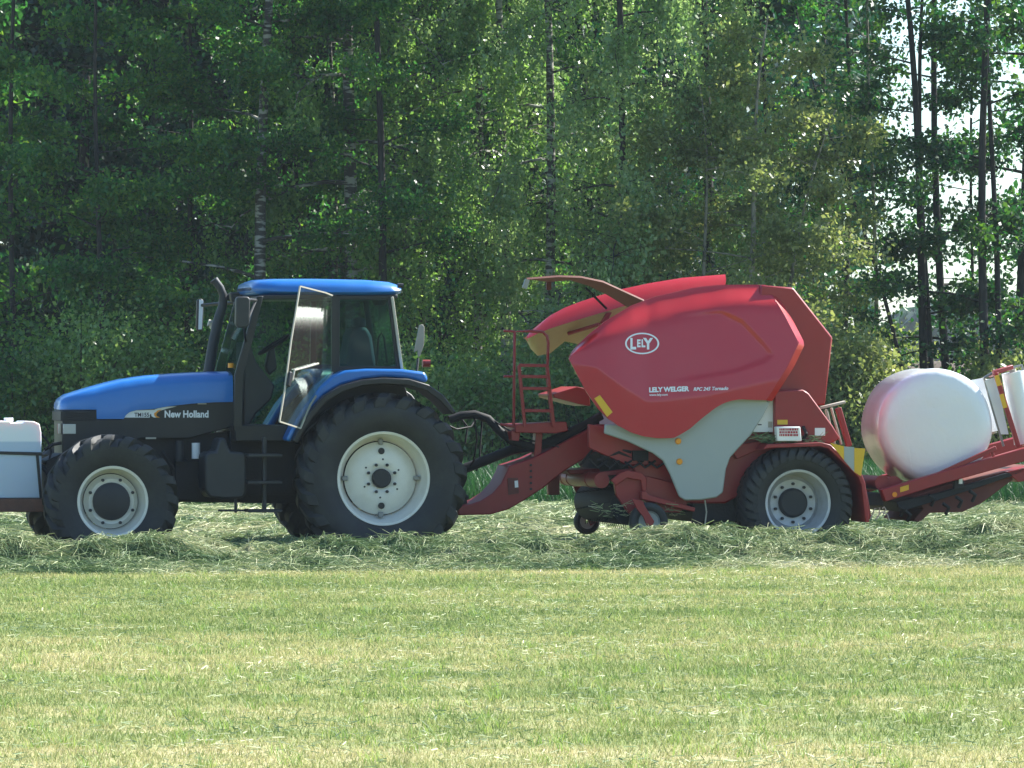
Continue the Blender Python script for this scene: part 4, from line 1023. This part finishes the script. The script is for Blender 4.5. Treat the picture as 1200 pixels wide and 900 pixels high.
# rear box
mb = MB(); mb.prism([(908, 458), (941, 456.5), (948, 461), (976, 499), (985, 514), (972, 520), (908, 520)], -1.18, -.7); rb = mb.build('rear_box', M['redframe'], bl, bevel=.015)
mb = MB(); mb.prism([(911, 492), (923, 492), (923, 497.5), (911, 497.5)], -1.185, -1.181); mb.build('warning_sticker', M['yellow'], rb)
mb = MB(); mb.prism([(955, 501.5), (967, 501.5), (967, 510.5), (955, 510.5)], -1.186, -1.181); mb.build('sticker', M['white'], rb)
mb = MB(); mb.prism([(910, 500), (938, 500), (939.5, 517), (911, 517)], -1.3, -1.19); lb = mb.build('label_box', M['white'], rb, bevel=.01)
r2 = random.Random(4); mb = MB()
for yy in (502, 505.3, 508.6):
    x_ = 913.5
    while x_ < 934:
        w_ = r2.uniform(.8, 2.6); mb.prism([(x_, yy), (x_+w_, yy), (x_+w_, yy+2.5), (x_, yy+2.5)], -1.304, -1.3005); x_ += w_+.7
mb.build('red_print', M['txtred'], lb)
for i_r, yy in enumerate((505.6, 508.2)): text_mesh('NWMNWHEM', 2.9, 'print', M['txtwhite'], lb, px_place(914.8, yy, -1.3065), sx=1.0) if False else None
mb = MB(); mb.pxtube([(941, 500, -1.2), (945, 508, -1.24), (941, 516, -1.2)], .02); mb.build('cable', M['hose'], rb)
# near mudguard
mo = [(894, 527), (899, 520.5), (962, 518.5), (973, 521), (1010, 556), (1014, 566), (1019, 612), (1014.5, 612), (1009.5, 568), (1006, 559), (971, 525.5), (961, 523), (902, 525)]
mb = MB(); mb.prism(mo, -1.32, -.72); mgd = mb.build('mudguard', M['redframe'], bl, bevel=.006, smooth=12)
c2 = dup(mgd, bl, (0, 2.04, 0))
mb = MB(); mb.prism([(973, 519), (989, 523), (989, 539)], -1.335, -1.325); wpl = mb.build('marker_board', M['yellow'], bl)
mb = MB(); mb.prism([(989.2, 523), (1001, 524), (1001, 553), (989.2, 539.5)], -1.334, -1.326); mb.build('board_stripe', M['apron'], wpl)
mb = MB(); mb.prism([(1001.2, 525), (1014, 525.5), (1009, 558), (1001.2, 553)], -1.335, -1.325); mb.build('board_stripe', M['yellow'], wpl)
# rear gate posts
mb = MB(); mb.bar(S(968, 480, -.9), S(978, 521, -.9), .03, .03); mb.bar(S(974, 478, -.8), S(986, 521, -.8), .025, .025); mb.bar(S(953, 480, -.95), S(990, 471, -.9), .05, .03); mb.bar(S(955, 476, -.9), S(968, 500, -.9), .06, .05); mb.build('gate_linkage', M['pale'], bl, bevel=.006)
mb = MB(); mb.bar(S(982, 478, -.95), S(995, 523, -.95), .07, .06); mb.build('gate_arm', M['redframe'], bl, bevel=.008)
# wheels
bw = wheel(bl, 937, 590, -1.30, -.72, .625, .355, 34, .016, M['rimgrey'], .28, .165, .21, 10, 'baler', seed=3, lug_w=.06)
bw2 = dup_wheel(bw, bl, 0)
# far side panel, seen from inside
fx = [617, 622, 630, 645, 662, 680, 700, 730, 760, 800, 850]
ft = [394, 388, 381, 369.5, 360.5, 353.5, 347, 338.5, 332, 325.5, 321.5]
fb = [397, 395, 391, 385, 379.5, 374, 368, 359, 352, 345, 338]
fl_ = [399, 409, 417, 414, 400, 404, 408, 400, 385, 372, 360]
sec = []
for x_, t_, b_, l_ in zip(fx, ft, fb, fl_):
    p_in = S(x_, b_, .95); p_t = S(x_, t_, 1.12); p_l = S(x_, l_, 1.42)
    mid1 = p_in.lerp(p_t, .5)+Vector((0, -.03, .02)); far = Vector((p_t.x, 1.30, (p_t.z*2+p_l.z)/3)); far2 = Vector((p_l.x, 1.46, p_l.z*.7+p_t.z*.3))
    sec.append([p_in, mid1, p_t, far, far2, p_l, p_l+Vector((0, -.03, .02))])
mb = MB(); mb.loft(sec, cap=True)
for q in range(len(mb.f)):
    if q < (len(sec)-1)*7 and q % 7 in (5, 6): mb.m[q] = 1
fp = mb.build('side_panel', [M['red'], M['beige']], bl, smooth=40); fp['label'] = 'far side panel swung up, beige inside'
mb = MB(); mb.pxtube([(666, 391, 1.2), (702, 380, .9)], .022); mb.build('gas_strut', M['redframe'], fp)
mb = MB(); mb.prism([(704, 379), (712, 366), (717, 366), (711, 379)], .9, .98); mb.build('bracket', M['redframe'], fp)
# raised front flap
A = [S(*p) for p in [(617.5, 327.5, -.8), (655, 324.6, -.8), (681, 325.5, -.8), (707, 331, -.8), (755, 353, -.8)]]
B = [S(*p) for p in [(642, 330.5, .0), (669, 328.5, .0), (690, 335, .0), (712, 346, .0), (737, 361, .0)]]
mb = MB()
mb.loft([[a, b, b+Vector((0, .02, .02)), a+Vector((0, .02, .02))] for a, b in zip(A, B)]); fpn = mb.build('front_flap', M['brown'], bl, smooth=30)
mb = MB(); mb.bar(S(618, 327.5, -.8), S(614.5, 338, -.8), .05, .05); mb.build('flap_lip', M['grey'], fpn)
mb = MB(); mb.bar(S(643, 330, 0), S(643, 340, 0), .04, .05); mb.build('flap_lip', M['brown'], fpn)
mb = MB(); mb.pxtube([(686, 337, -.4), (711, 362, -.4)], .013); mb.build('gas_strut', M['hose'], fpn)
# drawbar
mb = MB()
mb.prism([(537, 592.5), (550, 591), (563, 587), (577, 578), (587, 567), (594, 553), (597, 545.5), (604, 543.5), (622, 537.5), (640, 529), (700, 497.5), (722, 497), (740, 508), (735, 526), (700, 528), (660, 553), (638, 571), (615, 586), (596, 597), (575, 603), (537, 604)], -.42, .20)
db = mb.build('drawbar', M['redframe'], bl, bevel=.015, smooth=50)
mb = MB(); mb.prism([(595, 560), (607, 560), (608, 578), (596, 580)], -.432, -.422); mb.build('plate', M['brown'], db)
mb = MB(); mb.prism([(603, 563.5), (607, 563), (607.5, 571), (603.5, 571.5)], -.437, -.433); mb.build('sticker', M['white'], db)
mb = MB()
for yy in (545, 552, 559, 566, 573): c = S(622, yy, -.42); mb.lathe([(.001, -.014), (.014, -.014), (.014, .01)], c, 8)
mb.build('bolt', M['dark'], db)
mb = MB(); mb.prism([(641, 550), (656, 545), (656, 580), (643, 580)], .3, .4); mb.build('parking_stand', M['redframe'], bl, bevel=.01)
# platform with ladder and rail
mb = MB(); mb.prism([(604, 497), (664, 494), (666, 505), (651, 508), (604, 507)], -.55, .1); pf = mb.build('platform', M['redframe'], bl, bevel=.01)
mb = MB(); mb.prism([(628, 507), (636, 507), (634, 536), (626, 536)], -.35, -.2); mb.prism([(599, 505), (610, 505), (608, 517), (600, 516)], -.5, -.3); mb.build('post', M['redframe'], pf, bevel=.005)
mb = MB(); mb.pxtube([(602, 500, -.5), (602.5, 440, -.5), (603, 388.5, -.5), (620, 388, -.5), (636, 389, -.5), (641, 394, -.5), (642.5, 402, -.5), (641, 440, -.5), (648, 505, -.5)], .017)
mb.pxtube([(590, 387.5, -.5), (603, 388.5, -.5)], .014); mb.pxtube([(590, 441, -.5), (603, 441, -.5)], .014); mb.pxtube([(586, 497, -.5), (603, 500, -.5)], .014); mb.build('handrail', M['redframe'], pf, smooth=60)
mb = MB(); mb.bar(S(608, 428, -.6), S(615, 500, -.6), .03, .035); mb.bar(S(641, 428, -.6), S(649, 500, -.6), .03, .035)
for yy, x0_ in ((428, 608), (441, 609), (455, 611), (481, 613)): mb.bar(S(x0_, yy, -.6), S(x0_+34, yy+.5, -.6), .03, .035)
mb.build('ladder', M['redframe'], pf, bevel=.004)
mb = MB(); mb.prism([(648, 462), (676, 453), (690, 456), (692, 476), (680, 474), (650, 466)], -.6, .2); mb.build('feed_cover', M['redframe'], bl, bevel=.008)
# shaft and hoses
mb = MB(); mb.pxtube([(545, 549, 0), (600, 527, 0), (640, 520, 0), (700, 492, 0)], .055, 12); mb.build('drive_shaft', M['hose'], bl, smooth=60)
mb = MB(); mb.pxtube([(527, 492, -.2), (540, 487, -.2), (556, 485.5, -.2), (572, 491, -.2), (585, 505, -.25), (600, 517, -.3), (625, 525, -.3), (655, 515, -.3), (705, 487, -.3)], .048, 10); mb.build('hose_bundle', M['hose'], bl, smooth=60)
for pts in ([(524, 498, -.2), (535, 503, -.1), (552, 500, 0), (560, 488, .1)], [(556, 488, -.2), (559, 515, -.2), (555, 540, -.1), (548, 552, 0)], [(565, 490, .1), (563, 520, .1), (562, 540, 0), (558, 552, 0)], [(570, 488, -.2), (590, 500, -.3), (602, 508, -.35), (612, 512, -.3)], [(612, 514, -.3), (640, 520, -.35), (655, 524, -.42)], [(528, 492, 0), (540, 490, .1), (548, 500, .1), (545, 520, .1)]):
    mb = MB(); mb.pxtube(pts, .011, 6); mb.build('hose', M['hose'], bl, smooth=60)
# pickup
pc = S(735, 590, -.9); rc = S(706, 563, -.93)
mb = MB(); mb.prism([(719, 563), (730, 556), (760, 558), (798, 568), (806, 590), (797, 601), (765, 600), (748, 609), (735, 600), (722, 580)], -1.0, -.94)
pk = mb.build('pickup_side', M['redframe'], bl, bevel=.01)
mb = MB(); mb.prism([(719, 563), (730, 556), (760, 558), (798, 568), (806, 590), (797, 601), (765, 600), (748, 609), (735, 600), (722, 580)], .90, .96); mb.build('pickup_side', M['redframe'], bl, bevel=.01)
mb = MB(); mb.lathe([(.001, -.92), (.22, -.92), (.22, .9), (.001, .9)], (pc.x+.03, 0, pc.z-.02), 24)
for k in range(8):
    for yy in np.linspace(-.85, .85, 12):
        a = 2*PI*k/8+yy*.3; mb.bar((pc.x+.03+.18*math.cos(a), yy, pc.z-.02+.18*math.sin(a)), (pc.x+.03+.27*math.cos(a+.15), yy, pc.z-.02+.27*math.sin(a+.15)), .007, .007)
mb.build('tine_drum', M['hose'], bl, bevel=0)
mb = MB(); mb.lathe([(.001, -.90), (.085, -.90), (.085, .95), (.001, .95)], (rc.x, 0, rc.z), 22)
for yy in (-.45, .5, .8): mb.lathe([(.085, yy), (.092, yy), (.092, yy+.04), (.085, yy+.04)], (rc.x, 0, rc.z), 22)
mb.build('crop_roller', M['redframe'], bl, smooth=40)
mb = MB(); mb.bar(S(700, 556, -.8), S(745, 551, -.8), .08, .05); mb.prism([(664, 551), (720, 548), (724, 553), (668, 556)], -.2, .6); mb.build('roller_guard', M['redframe'], bl, bevel=.008)
mb = MB(); mb.prism([(716, 563), (727, 554), (735, 551), (752, 554), (758, 560), (758, 575), (753, 577), (751, 563), (735, 560), (722, 569)], -1.06, -1.01); mb.prism([(752, 576), (757, 575), (760, 580), (815, 595), (814, 600), (752, 585)], -1.12, -1.02)
mb.build('roller_arm', M['redframe'], bl, bevel=.008)
def small_wheel(cx, cy, yl, w_, r_, parent):
    c = S(cx, cy, yl); w = MB(); w.lathe([(.02, yl+.05), (r_*.5, yl+.04), (r_*.56, yl+.02), (r_*.58, yl+.03)], (c.x, 0, c.z), 28); wh = w.build('gauge_wheel', M['apron'], parent, smooth=40)
    t = MB(); t.lathe([(r_*.56, yl+.03), (r_*.66, yl+.005), (r_*.85, yl), (r_*.97, yl+.02), (r_, yl+w_*.5), (r_*.97, yl+w_-.02), (r_*.85, yl+w_), (r_*.6, yl+w_-.02), (r_*.5, yl+w_*.5)], (c.x, 0, c.z), 32); t.build('tyre', M['tyre'], wh, smooth=50)
    return wh, c
wh, c = small_wheel(761.5, 612, -1.20, .14, .215, bl)
mb = MB(); mb.prism([(740, 584), (753, 587), (757, 595), (767, 611), (765, 616), (758, 616), (754, 606), (746, 596)], -1.235, -1.21); mb.build('wheel_fork', M['redframe'], wh, bevel=.006)
wh2, c = small_wheel(689, 611, .95, .12, .15, bl)
mb = MB(); mb.prism([(672, 570), (700, 570), (712, 606), (692, 616), (684, 596)], .90, .93); mb.build('skid_plate', M['redframe'], bl)
mb = MB(); mb.prism([(812, 590), (824, 590), (822, 621), (811, 621)], -.9, -.86); mb.build('skid_plate', M['dark'], bl)
mb = MB(); mb.pxtube([(826, 586, -1.1), (828, 600, -1.1), (826, 616, -1.1)], .008); mb.build('hanging_wire', M['pale'], bl)
# wrapping table
mb = MB(); mb.prism([(1033, 574), (1100, 554), (1195, 526.5), (1260, 508), (1260, 522), (1199, 541), (1105, 567), (1038, 588)], -.85, -.72)
wf = mb.build('wrapper_frame', M['redframe'], bl, bevel=.01)
dup(wf, bl, (0, 1.5, 0))
mb = MB(); mb.prism([(1070, 582), (1110, 568), (1180, 552), (1215, 545), (1215, 553), (1190, 560), (1150, 590), (1128, 600), (1090, 601), (1078, 612), (1070, 610), (1082, 596)], -.6, .6); mb.build('turntable', M['brown'], bl, bevel=.01)
mb = MB(); mb.prism([(1050, 588), (1100, 578), (1175, 556), (1200, 548), (1200, 553), (1150, 570), (1100, 586), (1055, 600)], -.70, .5)
for a, b in ((1052, 592), (1060, 598), (1088, 580), (1120, 582), (1136, 575), (1105, 590)): mb.pxtube([(a, b, -.78), (a+7, b+5, -.75), (a+3, b+13, -.72)], .022)
mb.pxbox(1118, 563, 1130, 573, -.76, -.7); mb.build('table_drive', M['dark'], bl, bevel=.006)
mb = MB(); mb.pxbox(1124, 561, 1128, 567, -.79, -.765); mb.build('fitting', M['white'], bl)
mb = MB(); mb.prism([(1180, 553), (1200, 548), (1215, 546), (1215, 562), (1193, 565)], -.7, -.3); mb.build('table_bracket', M['redframe'], bl, bevel=.01)
mb = MB(); mb.bar(S(1093, 559, -.80), S(1167, 525, -.80), .05, .05); mb.bar(S(1163, 530, -.8), S(1166, 541, -.8), .03, .03); mb.build('roller_arm', M['redframe'], bl, bevel=.006)
for (a, b) in ((1048, 567), (1034, 566)):
    c = S(a, b, -.66); mb = MB(); mb.lathe([(.001, -.66), (.075, -.66), (.078, -.62), (.078, .62), (.001, .62)], (c.x, 0, c.z), 20); mb.lathe([(.078, -.66), (.086, -.66), (.086, -.63), (.078, -.63)], (c.x, 0, c.z), 20); mb.build('table_roller', M['redframe'], bl)
mb = MB(); mb.prism([(1055, 571), (1065, 568), (1065, 574), (1055, 577)], -.857, -.851); mb.build('warning_sticker', M['yellow'], wf)
mb = MB(); c = S(1048.5, 579.5, -.855); mb.lathe([(.001, -.008), (.027, -.008), (.03, .01)], c, 16); mb.build('reflector', M['orange'], wf)
mb = MB(); mb.box((S(1020, 585, -.7).x, 0, S(1020, 585, -.7).z), (.3, 1.4, .14))
mb.build('table_hinge', M['dark'], bl, bevel=.01)
for pts in ([(1020, 608, -.9), (1025, 596, -.9), (1031, 595, -.9), (1030, 604, -.9)], [(1026, 609, -.9), (1033, 600, -.9), (1040, 603, -.9), (1042, 610, -.9)], [(1034, 596, -.9), (1036, 594, -.9), (1038, 597, -.9), (1035, 603, -.9)]):
    mb = MB(); mb.pxtube(pts, .008, 6); mb.build('hose_end', M['pale'], bl)
# film rolls on their dispensers
def roll(x0, y0, x1, y1, yl, r_, lab):
    a = S(x0, y0, yl); b = S(x1, y1, yl); mb = MB(); mb.tube([a, b], r_, 28)
    o = mb.build('film_roll', M['film'], bl, smooth=40); d = (b-a).normalized(); mb = MB(); mb.tube([a-d*.03, a-d*.001], .04, 14); mb.tube([b+d*.001, b+d*.03], .04, 14); mb.build('core', M['pale'], o); return o
roll(1187, 436, 1202, 519, -.45, .13, '')
roll(1152, 446, 1164, 505, .55, .12, '')
mb = MB(); mb.bar(S(1166.5, 437, -.62), S(1193.5, 524, -.62), .05, .05); mb.bar(S(1164, 437, -.6), S(1186, 430, -.5), .05, .05); mb.bar(S(1160, 440, -.2), S(1167, 437, -.6), .04, .04); mb.build('film_dispenser', M['redframe'], bl, bevel=.006)
mb = MB(); mb.tube([S(1153, 443, -.5), S(1165, 485, -.5), S(1176, 523, -.5)], .014); mb.tube([S(1153, 443, -.5), S(1165, 436, -.5), S(1186, 431, -.5), S(1197, 428, -.5), S(1202, 445, -.5), S(1212, 500, -.5)], .016); mb.build('dispenser_frame', M['grey'], bl)
mb = MB(); mb.prism([(1154.5, 446), (1166, 442), (1170, 455), (1182, 509), (1173, 509)], -.52, -.50); mb.build('stretched_film', M['film'], bl)
mb = MB(); mb.prism([(1136, 446), (1152, 443), (1160, 470), (1163, 485), (1140, 480)], -.30, -.28); mb.build('stretched_film', M['film'], bl)
for i, (p0, p1) in enumerate((((1168, 440), (1171, 452)), ((1173.5, 462), (1178, 478)))):
    mb = MB(); mb.bar(S(*p0, -.66), S(*p1, -.66), .012, .05); mb.build('warning_sticker', M['yellow'], bl)
# hay caught on the mudguard
def fluff(px0, px1, py0, py1, y0, y1, n, parent):
    r_ = np.random.default_rng(5); V = []; F = []
    for i in range(n):
        p = S(r_.uniform(px0, px1), r_.uniform(py0, py1), r_.uniform(y0, y1)); a = r_.uniform(0, 2*PI); L_ = r_.uniform(.04, .12); d = Vector((math.cos(a), math.sin(a)*.5, r_.uniform(-.3, .5)))*L_; w = Vector((0, .2, 1)).normalized()*.003
        k_ = len(V); V += [p-w, p+w, p+d+w, p+d-w]; F.append((k_, k_+1, k_+2, k_+3))
    V = np.array([list(v-ORG) for v in V]); o = np_mesh('hay_wisps', V, np.array(F), M['hay'], parent, cols=np.repeat(r_.beta(1.5, 3, n), 4)); o['kind'] = 'stuff'
fluff(888, 965, 510, 519, -1.25, -1.0, 500, bl)
fluff(700, 800, 590, 606, -1.15, -.9, 160, pk)

# ================================================================== BALE
def wrap_mat():
    m = M['film'].copy(); m.name = 'bale_film'; nt = m.node_tree; p = nt.nodes['Principled BSDF']
    tc = nt.nodes.new('ShaderNodeTexCoord'); mp = nt.nodes.new('ShaderNodeMapping'); mp.inputs['Rotation'].default_value = (R(35), 0, R(18))
    w = nt.nodes.new('ShaderNodeTexWave'); w.wave_profile = 'SAW'; w.inputs['Scale'].default_value = 1.1; w.inputs['Distortion'].default_value = 1.4; w.inputs['Detail'].default_value = 3
    b = nt.nodes.new('ShaderNodeBump'); b.inputs['Strength'].default_value = .6; b.inputs['Distance'].default_value = .05
    n2 = nt.nodes.new('ShaderNodeTexNoise'); n2.inputs['Scale'].default_value = 9; n2.inputs['Detail'].default_value = 5
    mp2 = nt.nodes.new('ShaderNodeMapping'); mp2.inputs['Scale'].default_value = (1, .25, 1)
    b2 = nt.nodes.new('ShaderNodeBump'); b2.inputs['Strength'].default_value = .25; b2.inputs['Distance'].default_value = .03
    L = nt.links; L.new(tc.outputs['Object'], mp.inputs[0]); L.new(mp.outputs[0], w.inputs[0]); L.new(w.outputs['Fac'], b.inputs['Height'])
    L.new(tc.outputs['Object'], mp2.inputs[0]); L.new(mp2.outputs[0], n2.inputs[0]); L.new(n2.outputs['Fac'], b2.inputs['Height']); L.new(b.outputs[0], b2.inputs['Normal']); L.new(b2.outputs[0], p.inputs['Normal'])
    return m
def bale():
    c0 = S(1103.5, 499.5, -.60); rb_, hw = .655, .61
    b = rig_thing('wrapped_bale', 'big round bale wrapped in white film lying on the red wrapping table', 'bale', c0.x)
    mb = MB(); prof = [(.001, -hw-.03), (.2, -hw-.03), (.42, -hw-.022), (.52, -hw-.01), (.575, -hw+.02), (.605, -hw+.07), (.617, -hw+.14), (.62, -.2), (.62, .2), (.617, hw-.14), (.605, hw-.07), (.575, hw-.02), (.5, hw+.01), (.3, hw+.02), (.001, hw+.02)]
    mb.lathe(prof, (0, 0, 0), 96)
    vs = []
    for v in mb.v:
        v = Vector(v); a = math.atan2(v.z, v.x); k = (1+.008*math.sin(3*a+v.y*3)+.005*math.sin(7*a-v.y*5))*1.06; vs.append((v.x*k, v.y, v.z*k*.985))
    mb.v = vs
    q = Matrix.Rotation(R(-5), 3, 'Z')
    mb.v = [tuple(q@Vector(v)+Vector((c0.x, 0, c0.z))) for v in mb.v]
    o = mb.build('wrapped_bale_film', wrap_mat(), b, smooth=60); o.name = 'film_wrap'
bale()
